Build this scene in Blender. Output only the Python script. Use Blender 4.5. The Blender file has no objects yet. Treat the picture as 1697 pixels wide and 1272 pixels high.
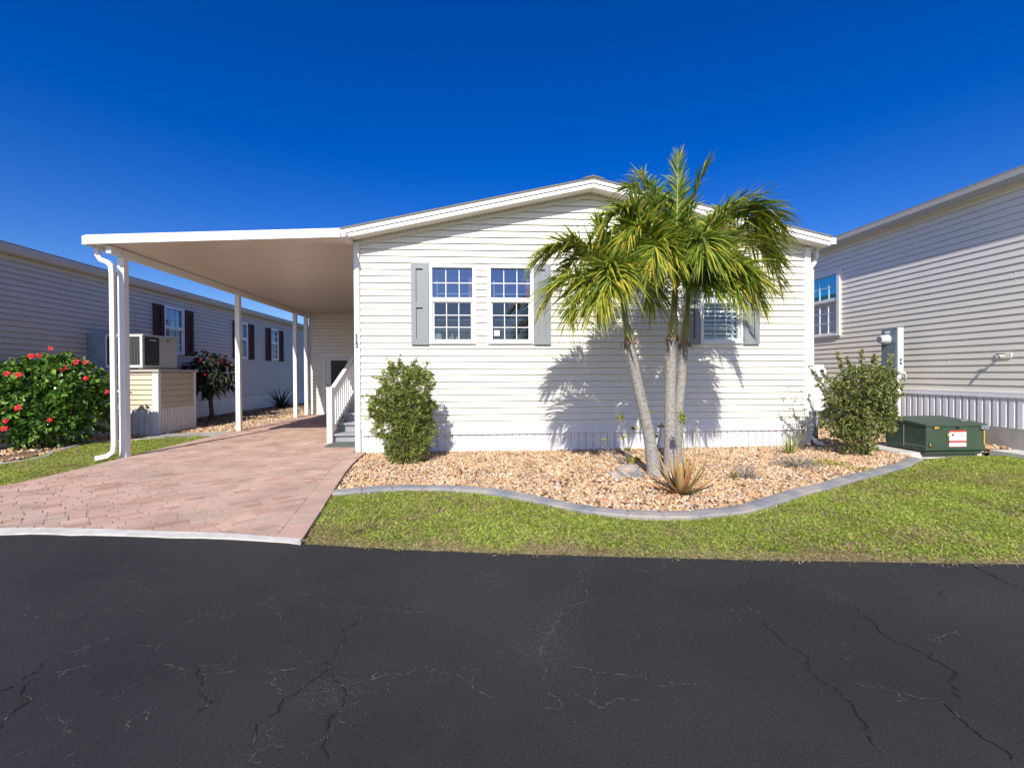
import bpy, math, random
import numpy as np
from mathutils import Vector, Matrix
random.seed(7); RNG = np.random.default_rng(11)
S = bpy.context.scene; COL = S.collection
def V3(*a): return np.array(a, float)

# ------------------------------------------------------------------ materials
def nt(name):
    m = bpy.data.materials.new(name); m.use_nodes = True
    n = m.node_tree.nodes; b = n.get('Principled BSDF')
    return m, n, m.node_tree.links, b
def mat(name, c, rough=.6, var=0.0, vscale=3.0, bump=0.0, bscale=60.0, spec=.5, metal=0.0, c2=None, detail=6, stretch=None, dark=0.75):
    m, n, l, b = nt(name)
    b.inputs['Roughness'].default_value = rough; b.inputs['Metallic'].default_value = metal
    b.inputs['Specular IOR Level'].default_value = spec
    b.inputs['Base Color'].default_value = (*c, 1)
    tc = n.new('ShaderNodeTexCoord'); co = tc.outputs['Object']
    if stretch:
        mp = n.new('ShaderNodeMapping'); mp.inputs['Scale'].default_value = stretch
        l.new(co, mp.inputs['Vector']); co = mp.outputs['Vector']
    if var > 0 or c2:
        t = n.new('ShaderNodeTexNoise'); t.inputs['Scale'].default_value = vscale; t.inputs['Detail'].default_value = detail
        l.new(co, t.inputs['Vector'])
        r = n.new('ShaderNodeValToRGB')
        r.color_ramp.elements[0].position = .36; r.color_ramp.elements[1].position = .66
        cc = c2 if c2 else tuple(x * dark for x in c)
        k = 1.0 if c2 else var
        r.color_ramp.elements[0].color = (*[c[i] * (1 - k) + cc[i] * k for i in range(3)], 1)
        r.color_ramp.elements[1].color = (*c, 1)
        l.new(t.outputs['Fac'], r.inputs['Fac']); l.new(r.outputs['Color'], b.inputs['Base Color'])
    if bump > 0:
        t2 = n.new('ShaderNodeTexNoise'); t2.inputs['Scale'].default_value = bscale; t2.inputs['Detail'].default_value = 4
        l.new(co, t2.inputs['Vector'])
        bp = n.new('ShaderNodeBump'); bp.inputs['Strength'].default_value = bump; bp.inputs['Distance'].default_value = .01
        l.new(t2.outputs['Fac'], bp.inputs['Height']); l.new(bp.outputs['Normal'], b.inputs['Normal'])
    return m
def island_mat(name, stops, rough=.55, spec=.4, trans=0.0, bump=0.0, const=False, big=0.0, bigscale=1.5):
    m, n, l, b = nt(name)
    g = n.new('ShaderNodeNewGeometry'); r = n.new('ShaderNodeValToRGB')
    e = r.color_ramp.elements
    while len(e) < len(stops): e.new(.5)
    for i, (p, c) in enumerate(stops): e[i].position = p; e[i].color = (*c, 1)
    if const: r.color_ramp.interpolation = 'CONSTANT'
    l.new(g.outputs['Random Per Island'], r.inputs['Fac'])
    out = r.outputs['Color']
    if big > 0:
        tc = n.new('ShaderNodeTexCoord'); t = n.new('ShaderNodeTexNoise'); t.inputs['Scale'].default_value = bigscale; t.inputs['Detail'].default_value = 5
        l.new(tc.outputs['Object'], t.inputs['Vector'])
        mr = n.new('ShaderNodeMapRange'); mr.inputs['From Min'].default_value = .3; mr.inputs['From Max'].default_value = .7
        mr.inputs['To Min'].default_value = 1 - big; mr.inputs['To Max'].default_value = 1 + big * .5
        l.new(t.outputs['Fac'], mr.inputs['Value'])
        mx = n.new('ShaderNodeMix'); mx.data_type = 'RGBA'; mx.blend_type = 'MULTIPLY'; mx.inputs[0].default_value = 1
        l.new(out, mx.inputs[6]); l.new(mr.outputs['Result'], mx.inputs[7]); out = mx.outputs[2]
    l.new(out, b.inputs['Base Color'])
    b.inputs['Roughness'].default_value = rough; b.inputs['Specular IOR Level'].default_value = spec
    if trans > 0:
        td = n.new('ShaderNodeBsdfTranslucent'); l.new(out, td.inputs['Color'])
        ms = n.new('ShaderNodeMixShader'); ms.inputs[0].default_value = trans
        o = n.get('Material Output')
        l.new(b.outputs[0], ms.inputs[1]); l.new(td.outputs[0], ms.inputs[2]); l.new(ms.outputs[0], o.inputs['Surface'])
    if bump > 0:
        tc = n.new('ShaderNodeTexCoord'); t2 = n.new('ShaderNodeTexNoise'); t2.inputs['Scale'].default_value = 90
        l.new(tc.outputs['Object'], t2.inputs['Vector'])
        bp = n.new('ShaderNodeBump'); bp.inputs['Strength'].default_value = bump; bp.inputs['Distance'].default_value = .01
        l.new(t2.outputs['Fac'], bp.inputs['Height']); l.new(bp.outputs['Normal'], b.inputs['Normal'])
    return m
def attr_mat(name, rough=.6, trans=.3, spec=.3):
    m, n, l, b = nt(name)
    a = n.new('ShaderNodeAttribute'); a.attribute_name = 'tint'
    l.new(a.outputs['Color'], b.inputs['Base Color']); b.inputs['Roughness'].default_value = rough; b.inputs['Specular IOR Level'].default_value = spec
    td = n.new('ShaderNodeBsdfTranslucent'); l.new(a.outputs['Color'], td.inputs['Color'])
    ms = n.new('ShaderNodeMixShader'); ms.inputs[0].default_value = trans
    l.new(b.outputs[0], ms.inputs[1]); l.new(td.outputs[0], ms.inputs[2]); l.new(ms.outputs[0], n.get('Material Output').inputs['Surface'])
    return m
def glass_mat(name, refl, gcol, tcol):
    m, n, l, b = nt(name); n.remove(b)
    g = n.new('ShaderNodeBsdfGlossy'); g.inputs['Color'].default_value = (*gcol, 1); g.inputs['Roughness'].default_value = .015
    t = n.new('ShaderNodeBsdfTransparent'); t.inputs['Color'].default_value = (*tcol, 1)
    lw = n.new('ShaderNodeLayerWeight'); lw.inputs['Blend'].default_value = .25
    mr = n.new('ShaderNodeMapRange'); mr.inputs['To Min'].default_value = refl; mr.inputs['To Max'].default_value = 1
    l.new(lw.outputs['Fresnel'], mr.inputs['Value'])
    ms = n.new('ShaderNodeMixShader')
    l.new(mr.outputs['Result'], ms.inputs[0]); l.new(t.outputs[0], ms.inputs[1]); l.new(g.outputs[0], ms.inputs[2])
    l.new(ms.outputs[0], n.get('Material Output').inputs['Surface'])
    return m

M = {}
M['siding'] = mat('cream_vinyl', (.80, .783, .70), .45, var=.35, vscale=.9, bump=.05, bscale=25, dark=.93)
M['trimw'] = mat('white_trim', (.80, .81, .82), .4, var=.3, vscale=2, dark=.94)
M['skirt'] = mat('white_skirting', (.80, .805, .83), .4, var=.8, vscale=3.2, dark=.88, stretch=(3, 3, .6))
M['alu'] = mat('white_aluminium', (.80, .80, .80), .35, var=.4, vscale=3, dark=.95)
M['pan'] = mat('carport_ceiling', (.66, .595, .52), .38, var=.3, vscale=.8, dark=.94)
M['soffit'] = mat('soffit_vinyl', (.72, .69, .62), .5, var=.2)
M['hole_groove'] = mat('vent_hole_and_groove_shade', (.03, .03, .028), .9)
M['shingle'] = mat('grey_shingle', (.20, .19, .175), .9, var=.8, vscale=30, bump=.4, bscale=80)
M['shutter'] = mat('grey_shutter_paint', (.245, .27, .29), .45, var=.4, vscale=4, bump=.05, bscale=90, stretch=(8, 8, 1), dark=.9)
M['brownsh'] = mat('brown_shutter_paint', (.075, .038, .030), .75, var=.4, spec=.2)
M['pane'] = glass_mat('reflective_pane', .25, (.50, .68, 1.0), (.62, .68, .74))
M['clear'] = glass_mat('clear_pane', .07, (.7, .8, .9), (.86, .9, .92))
M['screen'] = glass_mat('screened_pane', .11, (.62, .72, .9), (.40, .44, .5))
M['teal'] = glass_mat('teal_pane', .4, (.13, .50, .60), (.3, .5, .55))
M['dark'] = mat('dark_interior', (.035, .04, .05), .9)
M['blind'] = mat('pale_blind_and_reflection', (.80, .81, .81), .5, var=.2)
M['curtain'] = mat('peach_curtain', (.50, .22, .17), .8, var=.8, vscale=25)
M['ink'] = mat('black_ink', (.012, .012, .012), .5)
M['steps'] = mat('grey_step_paint', (.30, .315, .34), .55, var=.5, vscale=5)
M['mat'] = mat('green_grey_carpet', (.11, .14, .135), .95, var=.8, vscale=40, bump=.5, bscale=250)
M['door'] = mat('white_door', (.70, .71, .75), .4, var=.2)
M['lsid'] = mat('grey_beige_vinyl', (.60, .535, .44), .5, var=.5, vscale=.8, dark=.88)
M['tan'] = mat('tan_vinyl', (.62, .55, .42), .5, var=.3)
M['rsid'] = mat('pale_cream_vinyl', (.84, .80, .70), .45, var=.4, vscale=.7, dark=.92)
M['concrete'] = mat('concrete', (.42, .40, .37), .85, var=.9, vscale=6, bump=.3, bscale=60)
M['paleconc'] = mat('pale_concrete', (.62, .60, .56), .85, var=.9, vscale=9, bump=.3, bscale=60)
M['kerbm'] = mat('mottled_blue_grey_concrete', (.17, .19, .225), .7, c2=(.33, .30, .28), vscale=3.2, bump=.35, bscale=45)
M['galv'] = mat('galvanised_sheet', (.30, .36, .42), .4, var=.5, vscale=5, metal=.3)
M['acgrey'] = mat('taupe_metal', (.46, .44, .40), .45, var=.2)
M['coil'] = mat('dark_coil', (.02, .021, .023), .5, var=.6, vscale=40)
M['tgreen'] = mat('transformer_green', (.046, .080, .052), .45, var=.7, vscale=4, bump=.05, bscale=30, dark=.72)
M['yellow'] = mat('yellow_marking', (.85, .55, .07), .5)
M['red'] = mat('red_marking', (.55, .05, .04), .5)
M['white'] = mat('white_marking', (.8, .8, .82), .5)
M['meterbox'] = mat('blue_grey_metal', (.19, .27, .31), .45, var=.6, vscale=7)
M['palesteel'] = mat('pale_steel', (.50, .55, .58), .45, var=.3)
M['pipe'] = mat('grey_conduit', (.19, .235, .245), .5, var=.4, vscale=8)
M['meterglass'] = mat('meter_cover', (.62, .66, .68), .15, spec=.8)
M['bark'] = mat('brown_bark', (.16, .11, .075), .9, var=.8, vscale=12, bump=.6, bscale=50)
M['twig'] = mat('grey_twig', (.20, .185, .165), .9, var=.7, vscale=20)
M['rachis'] = mat('palm_stalk', (.34, .36, .13), .5, var=.5, vscale=9)
M['shaft'] = mat('palm_crownshaft', (.30, .33, .12), .45, c2=(.22, .15, .08), vscale=5, stretch=(1, 1, .5))
M['sheath'] = mat('dry_sheath', (.30, .19, .11), .9, var=.9, vscale=14)
M['rockm'] = mat('grey_rock', (.17, .18, .19), .9, c2=(.42, .34, .28), vscale=7, bump=1.0, bscale=26)
M['flower'] = mat('red_petal', (.55, .012, .028), .5, var=.4, vscale=30, dark=.6)
M['stamen'] = mat('yellow_stamen', (.8, .5, .08), .6)
# palm trunk: ringed grey bark
def trunk_mat():
    m, n, l, b = nt('ringed_palm_bark'); b.inputs['Roughness'].default_value = .9
    tc = n.new('ShaderNodeTexCoord')
    w = n.new('ShaderNodeTexWave'); w.bands_direction = 'Z'; w.inputs['Scale'].default_value = 15; w.inputs['Distortion'].default_value = 3.0; w.inputs['Detail'].default_value = 4; w.inputs['Detail Scale'].default_value = 1.6
    t = n.new('ShaderNodeTexNoise'); t.inputs['Scale'].default_value = 34; t.inputs['Detail'].default_value = 7
    l.new(tc.outputs['Object'], w.inputs['Vector']); l.new(tc.outputs['Object'], t.inputs['Vector'])
    mm = n.new('ShaderNodeMath'); mm.operation = 'MULTIPLY_ADD'; mm.inputs[1].default_value = .24
    l.new(w.outputs['Fac'], mm.inputs[0]); 
    m2 = n.new('ShaderNodeMath'); m2.operation = 'MULTIPLY'; m2.inputs[1].default_value = .8
    l.new(t.outputs['Fac'], m2.inputs[0]); l.new(m2.outputs[0], mm.inputs[2])
    r = n.new('ShaderNodeValToRGB'); e = r.color_ramp.elements
    e[0].position = .28; e[0].color = (.13, .12, .11, 1); e[1].position = .74; e[1].color = (.38, .355, .33, 1)
    x = e.new(.46); x.color = (.27, .25, .235, 1)
    l.new(mm.outputs[0], r.inputs['Fac']); l.new(r.outputs['Color'], b.inputs['Base Color'])
    bp = n.new('ShaderNodeBump'); bp.inputs['Strength'].default_value = .7; bp.inputs['Distance'].default_value = .012
    l.new(mm.outputs[0], bp.inputs['Height']); l.new(bp.outputs['Normal'], b.inputs['Normal'])
    return m
M['trunk'] = trunk_mat()
M['frond'] = island_mat('palm_leaflet', [(0, (.07, .14, .018)), (.40, (.15, .245, .028)), (.72, (.28, .36, .04)), (.92, (.48, .46, .065)), (1, (.62, .48, .07))], .5, .4, trans=.35)
M['frondy'] = island_mat('yellowing_palm_leaflet', [(0, (.09, .17, .022)), (.36, (.22, .31, .036)), (.7, (.44, .45, .06)), (1, (.70, .52, .065))], .5, .4, trans=.35)
M['podo'] = island_mat('needle_leaf', [(0, (.065, .10, .02)), (.5, (.17, .22, .042)), (1, (.40, .42, .10))], .45, .45, trans=.12)
M['rbush'] = island_mat('small_oval_leaf', [(0, (.07, .10, .03)), (.5, (.17, .205, .055)), (1, (.38, .38, .11))], .45, .45, trans=.12)
M['hib'] = island_mat('glossy_leaf', [(0, (.022, .075, .012)), (.5, (.075, .18, .024)), (1, (.24, .36, .055))], .28, .55, trans=.1)
M['plum'] = island_mat('dark_plum_leaf', [(0, (.018, .02, .02)), (.55, (.035, .05, .03)), (.85, (.06, .085, .035)), (1, (.13, .03, .04))], .35, .5, trans=.05)
M['aloe'] = island_mat('aloe_leaf', [(0, (.16, .20, .07)), (.4, (.32, .24, .09)), (.75, (.45, .21, .10)), (1, (.20, .24, .10))], .4, .5)
M['yucca'] = island_mat('yucca_leaf', [(0, (.14, .22, .04)), (.6, (.28, .34, .08)), (1, (.40, .38, .12))], .45, .4, trans=.1)
M['sage'] = island_mat('silver_leaf', [(0, (.22, .19, .18)), (.6, (.34, .30, .28)), (1, (.45, .40, .36))], .8, .2)
M['ygreen'] = island_mat('lime_leaf', [(0, (.13, .17, .02)), (.6, (.28, .30, .04)), (1, (.45, .40, .05))], .5, .4, trans=.1)
M['dgreen'] = island_mat('dark_strap_leaf', [(0, (.012, .03, .014)), (1, (.04, .075, .03))], .5, .4)
M['stone'] = island_mat('river_gravel', [(0, (.16, .085, .045)), (.10, (.46, .27, .14)), (.28, (.58, .38, .22)), (.50, (.62, .45, .28)), (.70, (.63, .52, .38)), (.82, (.46, .29, .16)), (.90, (.33, .29, .26)), (.97, (.68, .62, .54))], .8, .3, bump=.25, const=True, big=.22, bigscale=2.6)
M['stoned'] = island_mat('dull_gravel', [(0, (.09, .06, .04)), (.3, (.24, .15, .09)), (.55, (.35, .25, .16)), (.8, (.50, .38, .26)), (1, (.6, .5, .4))], .85, .3, bump=.25, const=True)
M['paver'] = island_mat('tumbled_clay_paver', [(0, (.42, .27, .205)), (.2, (.50, .335, .262)), (.5, (.545, .375, .30)), (.75, (.515, .37, .295)), (.9, (.46, .345, .285)), (1, (.59, .43, .35))], .85, .25, bump=.6, big=.22, bigscale=2.2)
M['sand'] = mat('joint_sand', (.36, .26, .205), .95, var=.6, vscale=14)
M['gbase'] = mat('gravel_bed_soil', (.30, .18, .10), .95, c2=(.13, .08, .05), vscale=45)
M['lbase'] = mat('lawn_soil', (.11, .13, .035), .95, c2=(.34, .27, .14), vscale=16)
M['dirt'] = mat('far_ground', (.14, .15, .06), .95, var=.8, vscale=.6)
M['grass'] = attr_mat('grass_blade', trans=.45)
def asphalt():
    m, n, l, b = nt('sealed_asphalt'); b.inputs['Specular IOR Level'].default_value = .28
    tc = n.new('ShaderNodeTexCoord'); o = tc.outputs['Object']
    a = n.new('ShaderNodeTexNoise'); a.inputs['Scale'].default_value = .75; a.inputs['Detail'].default_value = 8; a.inputs['Roughness'].default_value = .62
    f = n.new('ShaderNodeTexNoise'); f.inputs['Scale'].default_value = 120; f.inputs['Detail'].default_value = 6; f.inputs['Roughness'].default_value = .75
    v = n.new('ShaderNodeTexVoronoi'); v.inputs['Scale'].default_value = 55; v.feature = 'F1'
    for t in (a, f, v): l.new(o, t.inputs['Vector'])
    r = n.new('ShaderNodeValToRGB'); e = r.color_ramp.elements
    e[0].position = .34; e[0].color = (.0205, .0206, .0215, 1); e[1].position = .70; e[1].color = (.0375, .0375, .038, 1)
    l.new(a.outputs['Fac'], r.inputs['Fac'])
    r2 = n.new('ShaderNodeValToRGB'); e = r2.color_ramp.elements
    e[0].position = .36; e[0].color = (.55, .55, .55, 1); e[1].position = .68; e[1].color = (1.45, 1.45, 1.45, 1)
    l.new(f.outputs['Fac'], r2.inputs['Fac'])
    mx = n.new('ShaderNodeMix'); mx.data_type = 'RGBA'; mx.blend_type = 'MULTIPLY'; mx.inputs[0].default_value = 1
    l.new(r.outputs['Color'], mx.inputs[6]); l.new(r2.outputs['Color'], mx.inputs[7])
    # sparse pale grit
    r3 = n.new('ShaderNodeValToRGB'); e = r3.color_ramp.elements
    e[0].position = .035; e[0].color = (1, 1, 1, 1); e[1].position = .06; e[1].color = (0, 0, 0, 1)
    l.new(v.outputs['Distance'], r3.inputs['Fac'])
    gm = n.new('ShaderNodeMath'); gm.operation = 'MULTIPLY'; l.new(r3.outputs['Color'], gm.inputs[0])
    g2 = n.new('ShaderNodeMapRange'); g2.inputs['From Min'].default_value = .5; g2.inputs['From Max'].default_value = .7; l.new(a.outputs['Fac'], g2.inputs['Value'])
    l.new(g2.outputs['Result'], gm.inputs[1])
    m3 = n.new('ShaderNodeMix'); m3.data_type = 'RGBA'; l.new(gm.outputs[0], m3.inputs[0])
    l.new(mx.outputs[2], m3.inputs[6]); m3.inputs[7].default_value = (.20, .20, .195, 1)
    l.new(m3.outputs[2], b.inputs['Base Color'])
    rr = n.new('ShaderNodeMapRange'); rr.inputs['To Min'].default_value = .62; rr.inputs['To Max'].default_value = .85
    l.new(a.outputs['Fac'], rr.inputs['Value']); l.new(rr.outputs['Result'], b.inputs['Roughness'])
    bp = n.new('ShaderNodeBump'); bp.inputs['Strength'].default_value = .55; bp.inputs['Distance'].default_value = .004
    l.new(f.outputs['Fac'], bp.inputs['Height']); l.new(bp.outputs['Normal'], b.inputs['Normal'])
    return m
M['asphalt'] = asphalt()
M['crackd'] = mat('crack_shadow', (.006, .006, .007), .95)
M['crackl'] = mat('worn_crack', (.125, .123, .118), .9, c2=(.05, .05, .05), vscale=30)

# ------------------------------------------------------------------ object helpers
def finish(o, parent, label, cat, group, kind, base):
    if label: o['label'] = label
    if cat: o['category'] = cat
    if group: o['group'] = group
    if kind: o['kind'] = kind
    COL.objects.link(o)
    o['_b'] = base
    if parent is not None: o.parent = parent
    return o
BASE = {}
def empty(name, loc, label, cat, group=None):
    o = bpy.data.objects.new(name, None); o.location = loc; o.empty_display_size = .2
    o['label'] = label; o['category'] = cat
    if group: o['group'] = group
    COL.objects.link(o); BASE[o.name] = V3(*loc); return o
def link(name, me, parent=None, base=None, label=None, cat=None, group=None, kind=None):
    o = bpy.data.objects.new(name, me)
    if parent is not None: o.parent = parent; BASE[o.name] = BASE[parent.name]
    else: BASE[o.name] = V3(0, 0, 0) if base is None else V3(*base); o.location = BASE[o.name]
    for k, v in (('label', label), ('category', cat), ('group', group), ('kind', kind)):
        if v: o[k] = v
    COL.objects.link(o); return o
def offset_of(parent, base):
    if parent is not None: return BASE[parent.name]
    return V3(0, 0, 0) if base is None else V3(*base)
class MB:
    def __init__(s): s.v = []; s.f = []; s.m = []
    def face(s, pts, mi=0):
        i = len(s.v); s.v += [tuple(p) for p in pts]; s.f.append(tuple(range(i, i + len(pts)))); s.m.append(mi)
    def box(s, x0, x1, y0, y1, z0, z1, mi=0, fr=None):
        c = [V3(x, y, z) for z in (z0, z1) for x, y in ((x0, y0), (x1, y0), (x1, y1), (x0, y1))]
        if fr is not None: c = [fr(p) for p in c]
        i = len(s.v); s.v += [tuple(p) for p in c]
        for q in ((3, 2, 1, 0), (4, 5, 6, 7), (0, 1, 5, 4), (1, 2, 6, 5), (2, 3, 7, 6), (3, 0, 4, 7)):
            s.f.append(tuple(i + k for k in q)); s.m.append(mi)
    def prism(s, poly, ext, mi=0):
        """poly: list of 3d points, extruded by vector ext"""
        n = len(poly); i = len(s.v); e = V3(*ext)
        s.v += [tuple(p) for p in poly] + [tuple(V3(*p) + e) for p in poly]
        s.f.append(tuple(range(i + n - 1, i - 1, -1))); s.m.append(mi)
        s.f.append(tuple(range(i + n, i + 2 * n))); s.m.append(mi)
        for k in range(n):
            s.f.append((i + k, i + (k + 1) % n, i + n + (k + 1) % n, i + n + k)); s.m.append(mi)
    def tube(s, pts, rads, n=8, mi=0, flat=1.0, cap=True, ref=(0, 0, 1)):
        pts = [V3(*p) for p in pts]
        if not hasattr(rads, '__len__'): rads = [rads] * len(pts)
        i0 = len(s.v)
        for k, p in enumerate(pts):
            d = pts[min(k + 1, len(pts) - 1)] - pts[max(k - 1, 0)]; d = d / (np.linalg.norm(d) + 1e-9)
            r = V3(*ref)
            if abs(d @ r) > .95: r = V3(0, 1, 0)
            a = np.cross(d, r); a /= np.linalg.norm(a); b = np.cross(a, d)
            for j in range(n):
                t = 2 * math.pi * (j + .5) / n
                s.v.append(tuple(p + rads[k] * (math.cos(t) * a + flat * math.sin(t) * b)))
        for k in range(len(pts) - 1):
            for j in range(n):
                s.f.append((i0 + k * n + j, i0 + k * n + (j + 1) % n, i0 + (k + 1) * n + (j + 1) % n, i0 + (k + 1) * n + j)); s.m.append(mi)
        if cap:
            s.f.append(tuple(i0 + j for j in range(n - 1, -1, -1))); s.m.append(mi)
            e = i0 + (len(pts) - 1) * n; s.f.append(tuple(e + j for j in range(n))); s.m.append(mi)
    def build(s, name, mats, parent=None, base=None, smooth=False, bevel=0, **kw):
        if not isinstance(mats, (list, tuple)): mats = [mats]
        of = offset_of(parent, base)
        me = bpy.data.meshes.new(name)
        me.from_pydata([(a - of[0], b - of[1], c - of[2]) for a, b, c in s.v], [], s.f)
        for m in mats: me.materials.append(M[m])
        if len(mats) > 1: me.polygons.foreach_set('material_index', s.m)
        if smooth: me.polygons.foreach_set('use_smooth', [True] * len(s.f))
        me.update()
        o = link(name, me, parent, base, **kw)
        if bevel:
            b = o.modifiers.new('bevel', 'BEVEL'); b.width = bevel; b.segments = 2; b.limit_method = 'ANGLE'
        return o
def npmesh(name, V, F, mats, parent=None, base=None, col=None, midx=None, smooth=False, **kw):
    of = offset_of(parent, base)
    me = bpy.data.meshes.new(name); V = np.asarray(V, np.float32) - of.astype(np.float32); F = np.asarray(F, np.int32)
    k = F.shape[1]
    me.vertices.add(len(V)); me.vertices.foreach_set('co', V.ravel())
    me.loops.add(F.size); me.loops.foreach_set('vertex_index', F.ravel())
    me.polygons.add(len(F)); me.polygons.foreach_set('loop_start', np.arange(0, F.size, k, dtype=np.int32))
    for m in (mats if isinstance(mats, (list, tuple)) else [mats]): me.materials.append(M[m])
    if midx is not None: me.polygons.foreach_set('material_index', np.asarray(midx, np.int32))
    if smooth: me.polygons.foreach_set('use_smooth', np.ones(len(F), bool))
    me.update(calc_edges=True); me.validate()
    if col is not None:
        a = me.color_attributes.new('tint', 'FLOAT_COLOR', 'POINT')
        a.data.foreach_set('color', np.concatenate([col, np.ones((len(col), 1))], 1).astype(np.float32).ravel())
    return link(name, me, parent, base, **kw)
def unit(a): return a / (np.linalg.norm(a, axis=-1, keepdims=True) + 1e-9)
def leaves(P, D, L, W, droop=0.0, side=None, widest=.5):
    """N folded diamond leaves: base P, direction D, length L, width W. returns verts, tris"""
    N = len(P); D = unit(D); L = np.broadcast_to(np.asarray(L, float), N)[:, None]; W = np.broadcast_to(np.asarray(W, float), N)[:, None]
    if side is None: side = RNG.normal(size=(N, 3))
    Sd = unit(np.cross(D, side)); mid = P + D * L * widest
    tip = P + D * L; tip[:, 2] -= (droop * L[:, 0]); mid[:, 2] -= droop * L[:, 0] * .25
    up = unit(np.cross(Sd, D)) * W * .18
    V = np.stack([P, mid + Sd * W / 2 + up, tip, mid - Sd * W / 2 + up], 1).reshape(-1, 3)
    b = (np.arange(N) * 4)[:, None]
    F = np.concatenate([b + [0, 1, 2], b + [0, 2, 3]], 1).reshape(-1, 3)
    return V, F
def inpoly(P, poly):
    poly = np.asarray(poly); x, y = P[:, 0], P[:, 1]; r = np.zeros(len(P), bool); n = len(poly)
    for i in range(n):
        x1, y1 = poly[i]; x2, y2 = poly[(i + 1) % n]
        c = ((y1 > y) != (y2 > y)) & (x < (x2 - x1) * (y - y1) / (y2 - y1 + 1e-12) + x1); r ^= c
    return r
def sample(poly, dens):
    p = np.asarray(poly); a, b = p.min(0), p.max(0); n = int((b - a).prod() * dens)
    q = RNG.random((n, 2)) * (b - a) + a
    return q[inpoly(q, poly)]
def pdist(P, line):
    d = np.full(len(P), 1e9); line = np.asarray(line, float)
    for i in range(len(line) - 1):
        a, b = line[i], line[i + 1]; ab = b - a; t = np.clip(((P - a) @ ab) / (ab @ ab), 0, 1)
        d = np.minimum(d, np.linalg.norm(P - (a + t[:, None] * ab), axis=1))
    return d
def vnoise(P, s, seed=0):
    r = np.random.default_rng(seed); g = r.random((64, 64)); q = P * s + 200; i = np.floor(q).astype(int); f = q - i; f = f * f * (3 - 2 * f)
    x, y = i[:, 0] % 64, i[:, 1] % 64; x1, y1 = (x + 1) % 64, (y + 1) % 64
    return (g[x, y] * (1 - f[:, 0]) + g[x1, y] * f[:, 0]) * (1 - f[:, 1]) + (g[x, y1] * (1 - f[:, 0]) + g[x1, y1] * f[:, 0]) * f[:, 1]
def smoothline(pts, n=6):
    p = np.asarray(pts, float); q = np.vstack([2 * p[0] - p[1], p, 2 * p[-1] - p[-2]]); out = []
    for i in range(1, len(q) - 2):
        for t in np.linspace(0, 1, n, endpoint=False):
            a, b, c, d = q[i - 1], q[i], q[i + 1], q[i + 2]
            out.append(.5 * (2 * b + (c - a) * t + (2 * a - 5 * b + 4 * c - d) * t * t + (3 * b - a - 3 * c + d) * t ** 3))
    out.append(p[-1]); return np.array(out)
def frame(O, U, N):
    O, U, N = V3(*O), V3(*U), V3(*N)
    return lambda u, off, z: O + U * u + N * off + V3(0, 0, z)
def siding(mb, fr, u0, u1, z0, z1, c=.1016, clip=None, holes=(), lap=.023, mi=0):
    zs = np.arange(z0, z1 - 1e-6, c)
    for za in zs:
        zb = min(za + c, z1); sl_ = zb - .007; br = {za, zb, sl_}
        for h in holes:
            for z in h[2:]:
                if za < z < zb: br.add(z)
        br = sorted(br); of0 = lambda z: lap * (1 - (z - za) / c)
        for a, b in zip(br[:-1], br[1:]):
            of = of0 if b <= sl_ + 1e-9 else (lambda z: -.03)
            cl = (lambda z: (u0, u1)) if clip is None else clip
            la, ra = cl(a); lb, rb = cl(b)
            if ra - la < .01: continue
            if rb < lb: lb = rb = (lb + rb) / 2
            hs = sorted((h[0], h[1]) for h in holes if h[2] <= a + 1e-6 and h[3] >= b - 1e-6)
            cur = (la, lb)
            for h0, h1 in hs + [(None, None)]:
                e = (ra, rb) if h0 is None else (h0, h0)
                mb.face([fr(cur[0], of(a), a), fr(e[0], of(a), a), fr(e[1], of(b), b), fr(cur[1], of(b), b)], mi)
                if abs(a - za) < 1e-6: mb.face([fr(cur[0], -.03, a), fr(e[0], -.03, a), fr(e[0], of(a), a), fr(cur[0], of(a), a)], mi)
                if a >= sl_ - 1e-9: mb.face([fr(cur[0], -.03, a), fr(e[0], -.03, a), fr(e[0], of0(a), a), fr(cur[0], of0(a), a)][::-1], mi)
                cur = (h1, h1)
def ribs(mb, fr, u0, u1, z0, z1, pitch=.116, d=.014, mi=0):
    u = u0
    while u < u1 - 1e-6:
        e = min(u + pitch, u1); pr = [(u, d), (u + pitch * .60, d), (u + pitch * .68, 0), (u + pitch * .92, 0), (u + pitch, d)] if d > .02 else [(u, d), (u + pitch * .45, d), (u + pitch * .47, d - .004), (u + pitch * .88, d - .004), (u + pitch * .89, -.012), (u + pitch * .985, -.012), (u + pitch, d)]
        pr = [(min(a, u1), b) for a, b in pr]
        for (a, oa), (b, ob) in zip(pr[:-1], pr[1:]):
            if b - a > 1e-5: mb.face([fr(a, oa, z0), fr(b, ob, z0), fr(b, ob, z1), fr(a, oa, z1)], mi)
        u = e
def fbox(mb, fr, u0, u1, o0, o1, z0, z1, mi=0): mb.box(u0, u1, o0, o1, z0, z1, mi, fr=lambda p: fr(*p))
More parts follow.
